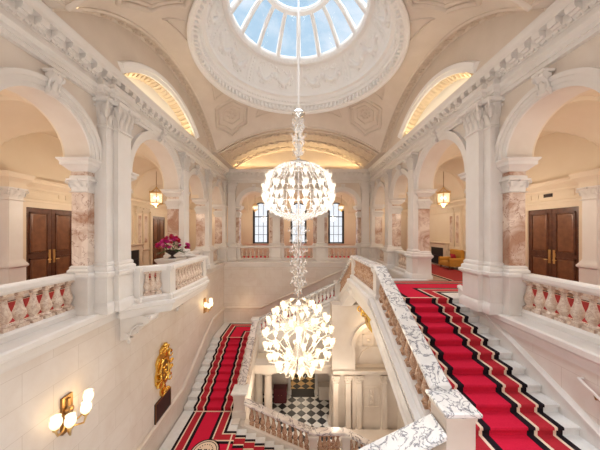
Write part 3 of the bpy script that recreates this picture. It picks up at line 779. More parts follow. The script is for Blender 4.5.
# ------------------------------------------------------------------ carpets
def runner(name, label, segs, half, parent=None):
    """segs: list of (x, y, z) turning points or ('stairs', n, h, t) between them; bands run along the whole strip"""
    k = half / 1.05
    B = [1.05, .925, .865, .565, .50, .36]
    offs = [-b * k for b in B] + [b * k for b in reversed(B)]
    mats = [0, 1, 2, 1, 0, 3, 0, 1, 2, 1, 0]
    pts = []
    def ctr(): pass
    for i, sg in enumerate(segs):
        pts.append(sg)
    # build the list of (point, lateral)
    out = []
    tp = [p for p in pts if p[0] != 'stairs']
    def lat(a, b):
        d = Vector((b[0] - a[0], b[1] - a[1], 0)).normalized(); return Vector((-d.y, d.x, 0)), d
    lift = .012
    q = 0
    for i, p in enumerate(pts):
        if p[0] == 'stairs': continue
        prev = tp[q - 1] if q else None; nxt = tp[q + 1] if q + 1 < len(tp) else None
        if prev is None: l = lat(p, nxt)[0]
        elif nxt is None: l = lat(prev, p)[0]
        else:
            a, b = lat(prev, p)[0], lat(p, nxt)[0]; l = (a + b) / (1 + a.dot(b))
        out.append((Vector((p[0], p[1], p[2] + lift)), l))
        if i + 1 < len(pts) and pts[i + 1][0] == 'stairs':
            _, n, h, t = pts[i + 1]
            L, d = lat(p, nxt)
            down = nxt[2] < p[2]
            # nosing of the upper level
            if down: o = Vector(p); dd = d
            else: o = Vector(nxt); dd = -d
            seq = []
            for s_ in range(n):
                for a, z in ((s_ * t + .01, -s_ * h + lift), (s_ * t + .034, -s_ * h + lift), (s_ * t + .044, -s_ * h), (s_ * t + .044, -s_ * h - .045), (s_ * t + .014, -s_ * h - .06), (s_ * t + .014, -(s_ + 1) * h + lift)):
                    seq.append(o + dd * a + Vector((0, 0, z)))
            if not down: seq.reverse()
            out += [(v, L) for v in seq]
            # drop the duplicated turning point at the nosing
        q += 1
    mb = MB(); nv = len(offs)
    vs = [p + l * of for p, l in out for of in offs]
    mb.v = [tuple(v) for v in vs]
    for i in range(len(out) - 1):
        if (out[i][0] - out[i + 1][0]).length < 1e-5: continue
        for j in range(nv - 1):
            a = i * nv + j; mb.f.append((a, a + 1, a + nv + 1, a + nv)); mb.m.append(mats[j])
    o = obj(name, mb, [BLACKC, CREAMC, RED2, RED], parent, smooth=40)
    md = o.modifiers.new('thick', 'SOLIDIFY'); md.thickness = .008; md.offset = -1
    return o
r1 = runner('stair_runner', 'x', [(4.03, 1.4, -2.236), (4.03, 8.1 - 12 * TR, -2.236), ('stairs', 13, HR, TR), (4.03, 8.1, 0), (4.03, 9.86, 0), (7.6, 9.86, 0)], 1.05)
tag(r1, 'red runner with black and cream stripes on the right flight, turning into the gallery', 'carpet')
obj('nosing_stripe', MB().box(3.40, 4.66, 8.075, 8.13, .014, .020), CREAMC, r1, smooth=0)
r2 = runner('stair_runner', 'x', [(3.95, 16.8, -2.1), (2.5, 16.8, -2.1), ('stairs', 14, .1714, .385), (2.5 - 13 * .385, 16.8, -4.5), (-4.0, 16.8, -4.5), (-4.0, 15.5, -4.5), ('stairs', 10, .18, .43), (-4.0, 15.5 - 9 * .43, -6.3), (-4.0, 9.45, -6.3),
                       (-2.68, 9.45, -6.3), ('stairs', 9, HR, .4), (-2.68 + 3.2, 9.45, -7.85), (2.2, 9.45, -7.85)], .96)
tag(r2, 'red striped stair runner winding down the far wall, the left flight and the emblem landing', 'carpet')
obj('nosing_stripe', MB().box(-4.55, -3.45, 15.42, 15.47, -4.486, -4.480).box(-4.93, -3.07, 11.52, 11.58, -6.286, -6.279).box(-2.80, -2.74, 8.6, 10.3, -6.286, -6.279), CREAMC, r2, smooth=0)
# round emblem woven into the landing carpet
ex, ey, ez = -3.62, 9.45, -6.284
m = MB().lathe([(.0, 0), (.56, 0), (.56, .004), (0, .004)], 40, (ex, ey, ez), caps=False); em = obj('emblem', m, BLACKC, r2)
m = MB().lathe([(0, .004), (.50, .004), (.50, .007), (0, .007)], 40, (ex, ey, ez), caps=False); obj('emblem_field', m, CREAMC, em)
m = MB().lathe([(.42, .007), (.45, .007), (.45, .009), (.42, .009)], 40, (ex, ey, ez), caps=False)
for x0, kind in ((-.30, 'M'), (-.10, 'O'), (.08, 'N'), (.24, 'I')):
    pass
for x0 in (-.29, -.17, -.05, .03, .13, .24):
    m.box(ex + x0, ex + x0 + .035, ey - .08, ey + .10, ez + .007, ez + .0095)
for x0, x1, y0, y1 in ((-.27, -.16, .05, .09), (-.04, .05, .065, .10), (-.04, .05, -.08, -.045), (.14, .25, -.02, .02)):
    m.box(ex + x0, ex + x1, ey + y0, ey + y1, ez + .007, ez + .0095)
for k in range(9):
    a = PI * (.1 + .8 * k / 8); m.box(ex + .3 * math.cos(a) - .02, ex + .3 * math.cos(a) + .02, ey + .3 * math.sin(a) - .02, ey + .3 * math.sin(a) + .02, ez + .007, ez + .009)
obj('emblem_lettering', m, BLACKC, em, smooth=0)
for s, nm in ((-1, 'left'), (1, 'right')):
    x0, x1 = (6.75, 9.15) if s > 0 else (-9.15, -6.75)
    m = MB()
    for k, (a, b) in enumerate(((0, .12), (.12, .18), (.18, 2.22), (2.22, 2.28), (2.28, 2.4))):
        m.mat([0, 1, 2, 1, 0][k]).box(x0 + a, x0 + b, 2.4, 21.2, .001, .010)
    c = obj('gallery_runner', m, [BLACKC, CREAMC, RUN], smooth=0)
    tag(c, 'long red runner on the floor of the %s gallery, seen between the balusters' % nm, 'carpet', 'gallery runners')
c = tag(obj('gallery_runner', MB().box(-5.9, 5.9, 18.95, 21.5, .001, .010), RED, smooth=0), 'red carpet along the far gallery under the windows', 'carpet', 'gallery runners')

# ------------------------------------------------------------------ ground-floor hall
fl = struct(obj('floor_hall', MB().box(-5.5, 5.5, 7.0, 17.0, ZG - .2, ZG), CHECK, smooth=0))
struct(obj('floor_vestibule', MB().box(-2.2, 2.6, 17.3, 24.0, ZG - .2, ZG), CHECKG, smooth=0))
tag(obj('door_mat', MB().box(-.5, 1.1, 16.55, 17.4, ZG + .001, ZG + .02), BLACK, smooth=0), 'black mat in the doorway at the end of the chequered floor', 'mat')
lw = MB(); YW = 16.9
lw.box(-5.5, -.62, YW, YW + .4, ZG, -5.5); lw.box(1.22, 5.5, YW, YW + .4, ZG, -5.5); lw.box(-.62, 1.22, YW, YW + .4, -6.1, -5.5)
lw = struct(obj('wall_hall_end', lw, STONE))
struct(obj('wall_vestibule', MB().box(-2.3, 2.7, 23.0, 23.3, ZG, -5.5).box(-2.5, -2.2, 17.3, 23.3, ZG, -5.5).box(2.6, 2.9, 17.3, 23.3, ZG, -5.5), STONE))
struct(obj('ceiling_hall', MB().box(-2.6, 5.5, 14.4, 23.3, -5.6, -5.46).box(-5.5, -2.6, 16.0, 23.3, -5.6, -5.46), GAL))
obj('door_jamb', MB().stack((-.62, YW - .05), [(.13, .12, ZG), (.13, .12, ZG + .2), (.09, .08, ZG + .25), (.09, .08, -6.3), (.13, .12, -6.2), (.13, .12, -6.1)]).stack((1.22, YW - .05), [(.13, .12, ZG), (.13, .12, ZG + .2), (.09, .08, ZG + .25), (.09, .08, -6.3), (.13, .12, -6.2), (.13, .12, -6.1)]), WHITE, lw)
for x, nm in ((-1.55, 'left'), (2.1, 'right')):
    m = MB().box(x - .32, x + .32, YW - .05, YW, -7.3, -6.6)
    t = thing('framed_panel', 'dark framed panel on the hall end wall, just %s of the doorway below the chandelier' % nm, 'picture', (x, YW, -7.3))
    obj('dark_panel', MB().box(x - .3, x + .3, YW - .04, YW, -7.3, -6.6), BLACK, t)  # plain black panel inside a bronze rim
    m = MB()
    for a, b, c_, d in ((-.36, -.28, -7.36, -6.54), (.28, .36, -7.36, -6.54)): m.box(x + a, x + b, YW - .07, YW, c_, d)
    m.box(x - .3, x + .3, YW - .07, YW, -7.36, -7.28); m.box(x - .3, x + .3, YW - .07, YW, -6.62, -6.54)
    obj('panel_frame', m, BRONZE, t)
def cabinet(x0, x1, y0, y1, h, mat, label, name, cat):
    t = thing(name, label, cat, ((x0 + x1) / 2, (y0 + y1) / 2, ZG))
    obj('body', MB().stack(((x0 + x1) / 2, (y0 + y1) / 2), [((x1 - x0) / 2 - .04, (y1 - y0) / 2 - .04, ZG), ((x1 - x0) / 2 - .04, (y1 - y0) / 2 - .04, ZG + .08), ((x1 - x0) / 2, (y1 - y0) / 2, ZG + .08), ((x1 - x0) / 2, (y1 - y0) / 2, ZG + h - .05)]), mat, t)
    obj('top', MB().stack(((x0 + x1) / 2, (y0 + y1) / 2), [((x1 - x0) / 2 + .03, (y1 - y0) / 2 + .03, ZG + h - .05), ((x1 - x0) / 2 + .03, (y1 - y0) / 2 + .03, ZG + h)]), mat, t)
    for k in range(2):
        a = x0 + .05 + k * (x1 - x0) / 2; b = a + (x1 - x0) / 2 - .1
        d = obj('door', MB().box(a, b, y0 - .02, y0, ZG + .15, ZG + h - .12), mat, t); obj('knob', MB().ball((b - .05 if k == 0 else a + .05, y0 - .035, ZG + h * .6), .018, 6, 4), BRASS, d)
cabinet(-1.62, -.78, 15.9, 16.4, .95, MAROON, 'low maroon cabinet standing left of the doorway, behind the left hall column', 'cabinet', 'cabinet')
cabinet(1.35, 2.5, 16.2, 16.75, .92, STONE, 'pale low counter right of the doorway at the end of the chequered floor', 'counter', 'counter')
# round hall columns under the far flight
def hall_column(x, y, label):
    t = thing('round_column', label, 'column', (x, y, ZG), 'round cream columns of the lower hall')
    obj('base', MB().stack((x, y), [(.34, .34, ZG), (.34, .34, ZG + .12)]).lathe([(.33, .12), (.34, .17), (.30, .21), (.27, .24), (.29, .28), (.25, .31)], 20, (x, y, ZG)), STONE, t)
    obj('shaft', MB().lathe([(.245, .31), (.245, 1.0), (.235, 1.8), (.21, 2.68)], 20, (x, y, ZG)), STONE, t)
    obj('capital', MB().lathe([(.21, 2.66), (.24, 2.70), (.22, 2.73), (.22, 2.80), (.29, 2.88), (.31, 2.93)], 20, (x, y, ZG)).stack((x, y), [(.32, .32, ZG + 2.93), (.34, .34, ZG + 2.96), (.34, .34, ZG + 3.05)]), STONE, t)
hall_column(-1.78, 14.45, 'round cream column on the chequered floor, left of the doorway and near the lower newel')
hall_column(2.05, 14.45, 'round cream column on the chequered floor, right of the doorway')
hall_column(-.0 - 2.45, 15.1, 'round column half hidden beside the arched niche under the left flight')
hb = MB().box(-2.6, 5.5, 14.05, 15.5, -5.95, -5.55)
hb = struct(obj('trim_3', hb, STONE))
obj('cornice', MB().sweep([(-2.6, 14.05), (5.5, 14.05)], [(0, -5.62), (.05, -5.6), (.08, -5.52), (.16, -5.47), (.16, -5.40), (-.6, -5.40), (-.6, -5.62)], flip=-1), STONE, hb)
struct(obj('wall_flight_face', MB().prism([(-2.75, -5.0), (2.6, -2.6), (2.6, -5.45), (-2.75, -5.45)], (0, 15.45, 0), (1, 0, 0), (0, 0, 1), (0, 1, 0), .2), ASH))
# arched lower wall under the right landing
lw2 = arch_wall((0, 13.5, 0), (1, 0, 0), (0, 1, 0), 1.85, 5.5, [(4.35, 1.22)], -4.1, -1.85, .5, pier_low=-5.45)
lw2.box(1.85, 5.5, 14.0, 14.3, ZG, -1.85); lw2.box(3.0, 5.5, 13.65, 14.0, ZG, -5.45)
lw2 = struct(obj('wall_hall_right', lw2, STONE))
obj('arch_moulding', MB().arc((4.35, 13.5, -4.1), (1, 0, 0), (0, -1, 0), 1.22, [(0, 0), (0, .04), (.1, .05), (.1, .07), (.22, .09), (.22, 0)]), STONE, lw2)
obj('tympanum_moulding', MB().arc((4.35, 14.0, -5.3), (1, 0, 0), (0, -1, 0), .85, [(0, 0), (0, .05), (.1, .05), (.1, 0)]), STONE, lw2)
m = MB()
for x, z, w_, h_ in ((4.0, -4.0, .42, .42), (4.8, -4.0, .42, .42), (4.4, -3.3, .5, .3)):
    for a, b, c_, d in ((-w_, w_, -h_, -h_ + .06), (-w_, w_, h_ - .06, h_), (-w_, -w_ + .06, -h_, h_), (w_ - .06, w_, -h_, h_)):
        m.box(x + a * .8, x + b * .8, 13.95, 14.0, z + c_ * .8, z + d * .8)
    m.ball((x, 13.96, z), .1, 10, 6)
obj('coffer_moulding', m, STONE, lw2)
obj('hall_cornice', MB().sweep([(1.9, 13.62), (5.5, 13.62)], [(-.1, -5.75), (.1, -5.72), (.13, -5.62), (.22, -5.55), (.22, -5.45), (-.1, -5.45)], flip=-1), STONE, lw2)
for x in (2.05, 2.75, 3.35, 4.75):
    p = obj('hall_pilaster', MB().stack((x, 13.6), [(.2, .14, ZG), (.2, .14, ZG + .25), (.14, .1, ZG + .3), (.14, .1, -5.75)]), STONE, lw2)
    c = MB(); capital(c, x, 13.6, .14, .1, -6.2, .45, 'sew'); obj('capital', c, STONE, p, smooth=50)
m = MB()
for a, b, c_, d in ((3.6, 4.5, -6.5, -6.45), (3.6, 4.5, -7.6, -7.55), (3.6, 3.65, -7.6, -6.5), (4.45, 4.5, -7.6, -6.5)): m.box(a, b, 13.6, 13.65, c_, d)
for z in (-6.75, -7.05, -7.35): m.ball((4.05, 13.64, z), .09, 8, 5, 1.2)
m.box(3.9, 3.93, 13.6, 13.65, -7.55, -6.5); m.box(4.17, 4.2, 13.6, 13.65, -7.55, -6.5)
obj('panel_moulding', m, STONE, lw2)
obj('plinth', MB().box(1.86, 5.48, 12.75, 13.48, ZG, ZG + .30), STONE, lw2)

# ------------------------------------------------------------------ hall ceiling: pendentives, barrel arms, lunettes
CY = 9.64; HX = 4.75; HY = 4.6; Z0 = 6.80; RISE = 1.46; RISES = 1.92; RING = 3.88; ZR = 8.80
def seg(u, a, h):
    R = (a * a + h * h) / (2 * h)
    return math.sqrt(max(0, R * R - u * u)) - (R - h)
def sail(phi, t):
    c, s = math.cos(phi), math.sin(phi)
    k = min(HX / max(1e-9, abs(c)), HY / max(1e-9, abs(s)))
    bx, by = c * k, s * k
    zb = Z0 + (seg(bx, HX, RISE) if HY / max(1e-9, abs(s)) <= HX / max(1e-9, abs(c)) else seg(by, HY, RISES))
    rb = k; r = rb + (RING - rb) * t
    return Vector((c * r, CY + s * r, zb + (ZR - zb) * math.sin(t * PI / 2) ** .95))
cl = MB()
ca = math.atan2(HY, HX)
for a0, a1 in ((-ca, ca), (ca, PI - ca), (PI - ca, PI + ca), (PI + ca, 2 * PI - ca)):
    cl.grid(lambda i, j: sail(a0 + (a1 - a0) * i, j), 24, 14)
ceiling = struct(obj('ceiling', cl, PLASTER, smooth=45))
def yarm(y0, y1):
    def f(i, j):
        y = y0 + (y1 - y0) * j; k = 1 + .075 * min(1, (abs(y - CY) - HY) / .5)
        return ((-HX + 2 * HX * i) * k, y, Z0 + seg(-HX + 2 * HX * i, HX, RISE))
    return MB().grid(f, 40, 12)
obj('barrel_vault', yarm(CY + HY, D + .05), CARVED, ceiling, smooth=45)
obj('barrel_vault', yarm(1.0, CY - HY), CARVED, ceiling, smooth=45)
XT = 5.12
for s in (-1, 1):
    m = MB().grid(lambda i, j: (s * (HX + (XT - HX) * j), CY - HY + 2 * HY * i, Z0 + seg(-HY + 2 * HY * i, HY, RISES)), 40, 3)
    obj('barrel_vault', m, CARVED, ceiling, smooth=45)
m = MB()
for s in (-1, 1):
    m.box(s * 4.74, s * 5.7, 1.0, CY - HY + .02, Z0 + .01, Z0 + .08).box(s * 4.74, s * 5.7, CY + HY - .02, D, Z0 + .01, Z0 + .08)
obj('springing_block', m, PLASTER, ceiling)
# rib mouldings along the arch edges
def strip(pts, w, mat, name, parent):
    obj(name, MB().tube(pts, w, 6), mat, parent, smooth=60)
for y in (CY + HY, CY + HY + .35, D - .5):
    strip([(-HX + 2 * HX * i / 40, y, Z0 + seg(-HX + 2 * HX * i / 40, HX, RISE) - .01) for i in range(41)], .055, PLASTER, 'arch_rib', ceiling)
for y in (CY - HY, CY - HY - .35):
    strip([(-HX + 2 * HX * i / 40, y, Z0 + seg(-HX + 2 * HX * i / 40, HX, RISE) - .01) for i in range(41)], .055, PLASTER, 'arch_rib', ceiling)
for s in (-1, 1):
    for x in (HX, XT - .02):
        strip([(s * x, CY - HY + 2 * HY * i / 40, Z0 + seg(-HY + 2 * HY * i / 40, HY, RISES) - .01) for i in range(41)], .05, PLASTER, 'arch_rib', ceiling)
# hexagonal coffers and small triangles on the four pendentives
def on_sail(phi, pts, w, parent, name):
    strip([sail(phi + a, t) + Vector((0, 0, -.015)) for a, t in pts], w, PLASTER, name, parent)
def sail_at(x, y):
    phi = math.atan2(y, x); r = math.hypot(x, y); c, s = math.cos(phi), math.sin(phi)
    k = min(HX / max(1e-9, abs(c)), HY / max(1e-9, abs(s)))
    return sail(phi, max(.02, min(.99, (k - r) / (k - RING))))
def dense(poly, n=6):
    out = []
    for (a, b), (c, d) in zip(poly, poly[1:]):
        out += [(a + (c - a) * i / n, b + (d - b) * i / n) for i in range(n)]
    return out + [poly[-1]]
for phi in (ca, PI - ca, PI + ca, 2 * PI - ca):
    cd, sd_ = math.cos(phi), math.sin(phi); r0 = 4.92
    def loc(a, b): return sail_at(cd * (r0 + a) - sd_ * b, sd_ * (r0 + a) + cd * b) - Vector((0, 0, .02))
    for k, w in ((1, .07), (.80, .045), (.52, .04)):
        hexa = [(0.92 * k * math.sin(PI / 3 * i), 0.92 * k * math.cos(PI / 3 * i)) for i in range(7)]
        strip([loc(p, q) for p, q in dense(hexa)], w, PLASTER, 'hexagon_moulding', ceiling)
    for sg in (-1, 1):
        tri = [(sg * .26, .92), (sg * .26, .50), (sg * .50, .92), (sg * .26, .92)]
        on_sail(phi, dense(tri), .035, ceiling, 'triangle_moulding')
    m = MB(); c = loc(0, 0)
    for i in range(8): m.ball(loc(.22 * math.cos(PI * i / 4), .22 * math.sin(PI * i / 4)), .09, 6, 4, .5)
    m.ball(c, .12, 8, 5, .6); obj('rosette', m, PLASTER, ceiling)
# acanthus scrolls modelled on the far and side vault bands
def scrolls(f, us, vs, r, name, mat, parent):
    m = MB()
    for u in us:
        for k, v in enumerate(vs):
            sg = 1 if k % 2 == 0 else -1
            pts = []
            for i in range(14):
                a = i * .55 * sg; q = r * (1 - i / 15)
                pts.append(Vector(f(u + q * math.cos(a), v + q * math.sin(a))))
            m.tube(pts, [.045 * (1 - i / 18) for i in range(14)], 5)
            p = Vector(f(u, v)); m.ball(p, .06, 6, 4, .6)
            m.tube([f(u + r, v), f(u + r * 1.3, v + r * .5 * sg), f(u + r * 1.9, v + r * .2 * sg)], [.04, .05, .015], 5)
    return obj(name, m, mat, parent, smooth=60)
scrolls(lambda x, y: (x, y, Z0 + seg(max(-HX, min(HX, x)), HX, RISE) - .02), [-4.2 + .7 * i for i in range(13)], [CY + HY + .75, CY + HY + 2.2, CY + HY + 3.2], .27, 'acanthus_relief', CARVED, ceiling)
for s in (-1, 1):
    scrolls(lambda y, x: (s * x, y, Z0 + seg(max(-HY, min(HY, y - CY)), HY, RISES) - .02), [CY - 3.9 + .6 * i for i in range(14)], [HX + .2], .15, 'acanthus_relief', CARVED, ceiling)
# tympana
ft = MB(); n = 40
vs = []
for i in range(n + 1):
    x = -HX + 2 * HX * i / n; vs += [(x * 1.075, D, ZC - .05), (x * 1.075, D, Z0 + seg(x, HX, RISE) + .02)]
ft.add(vs, [(2 * i, 2 * i + 2, 2 * i + 3, 2 * i + 1) for i in range(n)]); obj('tympanum', ft, PLASTER, fw, smooth=0)
LA, LH, LZ = 2.55, .92, ZC + .02
for s, nm in ((-1, 'left'), (1, 'right')):
    us = sorted(set([-HY + 2 * HY * i / 40 for i in range(41)] + [-LA, LA] + [-LA + 2 * LA * i / 30 for i in range(31)]))
    m = MB(); vs = []
    for u in us:
        lo = LZ + (seg(u, LA, LH) if abs(u) < LA else 0)
        vs += [(s * XT, CY + u, lo if abs(u) < LA else ZC - .05), (s * XT, CY + u, Z0 + seg(u, HY, RISES) + .02)]
    m.add(vs, [(2 * i, 2 * i + 2, 2 * i + 3, 2 * i + 1) for i in range(len(us) - 1)])
    ty = obj('tympanum', m, PLASTER, walls[s], smooth=0)
    R = (LA * LA + LH * LH) / (2 * LH); al = math.asin(LA / R)
    obj('lunette_frame', MB().arc((s * XT, CY, LZ + LH - R), (0, 1, 0), (-s, 0, 0), R, [(-.02, -.02), (-.02, .05), (.10, .09), (.10, .12), (.2, .14), (.24, .14), (.28, .03), (.28, -.02)], PI / 2 - al, PI / 2 + al, k=30), DOMEW, ty)
    m = MB().grid(lambda i, j: (s * (XT + .36 * j), CY - LA + 2 * LA * i, LZ + seg(-LA + 2 * LA * i, LA, LH) - .16 * j * (1 - abs(2 * i - 1))), 30, 3)
    sf = obj('lunette_soffit', m, GAL, ty, smooth=45)
    m = MB()
    for k in range(24):
        u = -LA + 2 * LA * (k + .5) / 24; z = LZ + seg(u, LA, LH)
        m.tube([(s * (XT + .04), CY + u, z - .02), (s * (XT + .18), CY + u + .06, z - .08), (s * (XT + .34), CY + u, z - .12)], [.04, .06, .03], 5)
    obj('leaf_relief', m, GAL, ty, smooth=60)
    m = MB(); vs = []
    for i in range(31):
        u = -LA + 2 * LA * i / 30; vs += [(s * (XT + .36), CY + u, ZC - .05), (s * (XT + .36), CY + u, LZ + seg(u, LA, LH) + .02)]
    m.add(vs, [(2 * i, 2 * i + 2, 2 * i + 3, 2 * i + 1) for i in range(30)]); obj('lunette_back', m, DOMEW, ty, smooth=0)
    obj('lunette_sill', MB().box(s * (XT - .0), s * (XT + .5), CY - HY, CY + HY, ZC - .08, ZC + .004), DOMEW, ty)

# dome: ring cornice, drum with garlands, glazed ribs
dome = sempty('ceiling_dome', (0, CY, ZR))
obj('ring_cornice', MB().lathe([(RING + .02, ZR - .02), (4.0, ZR - .03), (4.0, ZR - .10), (3.95, ZR - .12), (3.88, ZR - .08), (3.86, ZR - .02), (3.80, ZR - .0), (3.80, ZR + .18), (3.64, ZR + .22), (3.64, ZR + .36), (3.56, ZR + .40),
                                (3.54, ZR + .55), (3.42, ZR + .60), (3.42, ZR + .72)], 96, (0, CY, 0), caps=False), DOMEW, dome)
m = MB()
for i in range(110):
    a = 2 * PI * i / 110; c, s = math.cos(a), math.sin(a)
    p = Vector((3.74 * c, CY + 3.74 * s, ZR + .10)); u = Vector((c, s, 0)); v = Vector((-s, c, 0))
    m.prism([(-.055, -.10), (.055, -.10), (.055, .10), (-.055, .10)], p - v * .05, (c, s, 0), (0, 0, 1), v, .10)
obj('dentil_ring', m, DOMEW, dome, smooth=0)
m = MB()
for i in range(150):
    a = 2 * PI * i / 150; m.ball((3.60 * math.cos(a), CY + 3.60 * math.sin(a), ZR + .38), .045, 6, 4)
obj('bead_ring', m, DOMEW, dome)
ZG0 = 10.75
def drum(a, t):   # t 0..1 upwards
    z = ZR + .72 + (ZG0 - ZR - .72) * t; r = 3.42 - .62 * t ** 1.5
    return Vector((r * math.cos(a), CY + r * math.sin(a), z))
obj('drum', MB().grid(lambda i, j: drum(2 * PI * i, j), 96, 8), DOMEW, dome, smooth=60)
for i in range(8):
    a = PI / 2 + PI / 4 * i
    m = MB()
    for da in (-.045, .045): m.tube([drum(a + da, .03 + .94 * k / 8) * 1 for k in range(9)], .03, 6)
    for k in range(9): m.ball(drum(a, .08 + .105 * k), .05, 6, 4)
    obj('drum_rib', m, DOMEW, dome, smooth=60)
    b = a + PI / 8; m = MB()
    for sg in (-1, 1):      # flower garland with scrolls either side of a cartouche
        pts = [drum(b + sg * (.04 + .24 * k / 10), .55 - .28 * math.sin(PI * k / 10) + .1 * k / 10) for k in range(11)]
        m.tube(pts, [.07 + .06 * math.sin(PI * k / 10) for k in range(11)], 6)
        for k in range(14):
            p = drum(b + sg * (.03 + .26 * k / 13) + R_.uniform(-.02, .02), .55 - .28 * math.sin(PI * k / 13) + R_.uniform(-.1, .1)); m.ball(p, R_.uniform(.06, .13), 6, 4)
        for q, (ua, ut) in enumerate(((.09, .76), (.22, .74), (.14, .25))):
            pts = []
            for k in range(13):
                an = k * .55 * sg; rr = (1 - k / 14)
                pts.append(drum(b + sg * ua + .055 * rr * math.cos(an), ut + .11 * rr * math.sin(an)))
            m.tube(pts, [.06 * (1 - k / 16) for k in range(13)], 5)
    m.ball(drum(b, .55), .13, 8, 6, 1.3); m.ball(drum(b, .78), .08, 6, 4)
    obj('garland_relief', m, DOMEW, dome, smooth=60)
    m = MB(); fr = [(-.33, .08), (.33, .08), (.33, .93), (-.33, .93), (-.33, .08)]
    m.tube([drum(b + x, y) for x, y in dense(fr, 8)], .022, 5); obj('panel_moulding', m, DOMEW, dome, smooth=60)
obj('glazing_ring', MB().lathe([(2.80, ZG0 - .02), (2.90, ZG0 - .06), (2.86, ZG0 - .14), (2.72, ZG0 - .12), (2.66, ZG0 - .02), (2.62, ZG0 + .06), (2.64, ZG0 + .2), (2.8, ZG0 + .2)], 64, (0, CY, 0), caps=False), DOMEW, dome)
m = MB()
for i in range(90):
    a = 2 * PI * i / 90; m.ball((2.70 * math.cos(a), CY + 2.70 * math.sin(a), ZG0 - .04), .05, 6, 4)
obj('bead_ring', m, DOMEW, dome)
ROC, ZOC = 1.42, 12.1
def gl(a, t):
    r = 2.70 + (ROC - 2.70) * t; z = ZG0 + .1 + (ZOC - ZG0 - .1) * math.sin(t * PI / 2 * .86) / math.sin(PI / 2 * .86)
    return Vector((r * math.cos(a), CY + r * math.sin(a), z))
sky = sempty('window_4', (0, CY, ZG0))
obj('skylight_glass', MB().grid(lambda i, j: gl(2 * PI * i, j), 64, 6).grid(lambda i, j: (ROC * (1 - j * .99) * math.cos(2 * PI * i), CY + ROC * (1 - j * .99) * math.sin(2 * PI * i), ZOC + .1 + .5 * j), 32, 2), SKYG, sky, smooth=60)
for i in range(16):
    a = PI / 2 + 2 * PI * i / 16; m = MB()
    pts = [gl(a, k / 8) for k in range(9)]
    m.tube(pts, [.12 - .04 * k / 8 for k in range(9)], 6)
    for da in (-.028, .028): m.tube([gl(a + da * (1 + k / 12), k / 8) + Vector((0, 0, -.02)) for k in range(9)], .02, 5)
    for k in range(1, 14): m.ball(gl(a, k / 14) - Vector((0, 0, .07)), .045, 5, 4)
    obj('skylight_rib', m, DOMEW, sky, smooth=60)
    if i % 2 == 0:
        obj('lantern_rib', MB().tube([(ROC * math.cos(a), CY + ROC * math.sin(a), ZOC + .08), (.06 * math.cos(a), CY + .06 * math.sin(a), ZOC + .58)], .04, 6), DOMEW, sky)
obj('oculus_ring', MB().lathe([(1.34, ZOC - .08), (1.52, ZOC - .10), (1.56, ZOC), (1.52, ZOC + .12), (1.36, ZOC + .14), (1.30, ZOC + .04), (1.34, ZOC - .08)], 48, (0, CY, 0), caps=False), DOMEW, sky)
obj('lantern_boss', MB().lathe([(.01, ZOC + .3), (.12, ZOC + .36), (.2, ZOC + .5), (.2, ZOC + .62), (.01, ZOC + .64)], 16, (0, CY, 0)), DOMEW, sky)

# ------------------------------------------------------------------ chandeliers
def tulip_mesh(mat, h=.27, r=.135):
    m = MB(); n = 8
    m.mat(0).lathe([(.015, -.03), (.04, .0), (.06, .05), (.052 * 1.2, .12 * h / .27), (.10, .2 * h / .27), (r, h)], n, caps=False)
    m.lathe([(r, h), (r * .97, h), (.09, .2 * h / .27), (.05, .1)], n, caps=False)
    for i in range(n):   # petal tips
        a = 2 * PI * i / n; c, s = math.cos(a), math.sin(a)
        m.add([(r * math.cos(a - .3), r * math.sin(a - .3), h), (r * math.cos(a + .3), r * math.sin(a + .3), h), ((r + .035) * c, (r + .035) * s, h + .045)], [(0, 1, 2)])
    m.mat(1).ball((0, 0, .13), .042, 6, 5, 1.5)
    return m.mesh('glass_tulip', [mat, BULB], smooth=50)
def drops(m, c, r, z0, z1, n, size):
    for i in range(n):
        a = R_.uniform(0, 2 * PI); q = r * (.35 + .65 * R_.random()); z = R_.uniform(z0, z1)
        q *= .75 + .25 * math.sin(z * 9)
        s_ = size * R_.uniform(.6, 1.2); x, y = c[0] + q * math.cos(a), c[1] + q * math.sin(a)
        m.add([(x, y, z + s_ * 1.6), (x + s_ * .5, y, z), (x, y + s_ * .5, z), (x - s_ * .5, y, z), (x, y - s_ * .5, z), (x, y, z - s_ * .8)],
              [(0, 1, 2), (0, 2, 3), (0, 3, 4), (0, 4, 1), (5, 2, 1), (5, 3, 2), (5, 4, 3), (5, 1, 4)])
C0 = (0, CY)
ch = thing('chandelier', 'upper crystal chandelier, a flattened globe of lit white glass tulips hung below the dome', 'chandelier', (0, CY, 2.6))
obj('suspension_rod', MB().tube([(0, CY, 12.45), (0, CY, 6.95)], .035, 8), DOMEW, ch)
obj('top_cap', MB().lathe([(.03, 7.02), (.10, 7.0), (.2, 6.92), (.26, 6.84), (.24, 6.78), (.15, 6.74), (.05, 6.66)], 20, (0, CY, 0)), CHROME, ch)
obj('stem', MB().tube([(0, CY, 6.7), (0, CY, 2.7)], .035, 8), CHROME, ch)
m = MB(); drops(m, C0, .27, 5.15, 6.7, 240, .055)
for z, r in ((6.5, .22), (6.2, .26), (5.9, .3), (5.6, .24), (5.3, .26)):
    for i in range(8):
        a = 2 * PI * i / 8 + z; m.tube([(0, CY, z - .1), (r * .6 * math.cos(a), CY + r * .6 * math.sin(a), z - .05), (r * math.cos(a), CY + r * math.sin(a), z + .12), (r * 1.2 * math.cos(a), CY + r * 1.2 * math.sin(a), z + .06)], [.02, .018, .016, .01], 5)
obj('crystal_cascade', m, CRYS, ch, kind='stuff')
obj('crown', MB().lathe([(.06, 5.08), (.12, 5.02), (.2, 4.98), (.42, 4.90), (.44, 4.84), (.36, 4.80), (.1, 4.74)], 24, (0, CY, 0)), CHROME, ch)
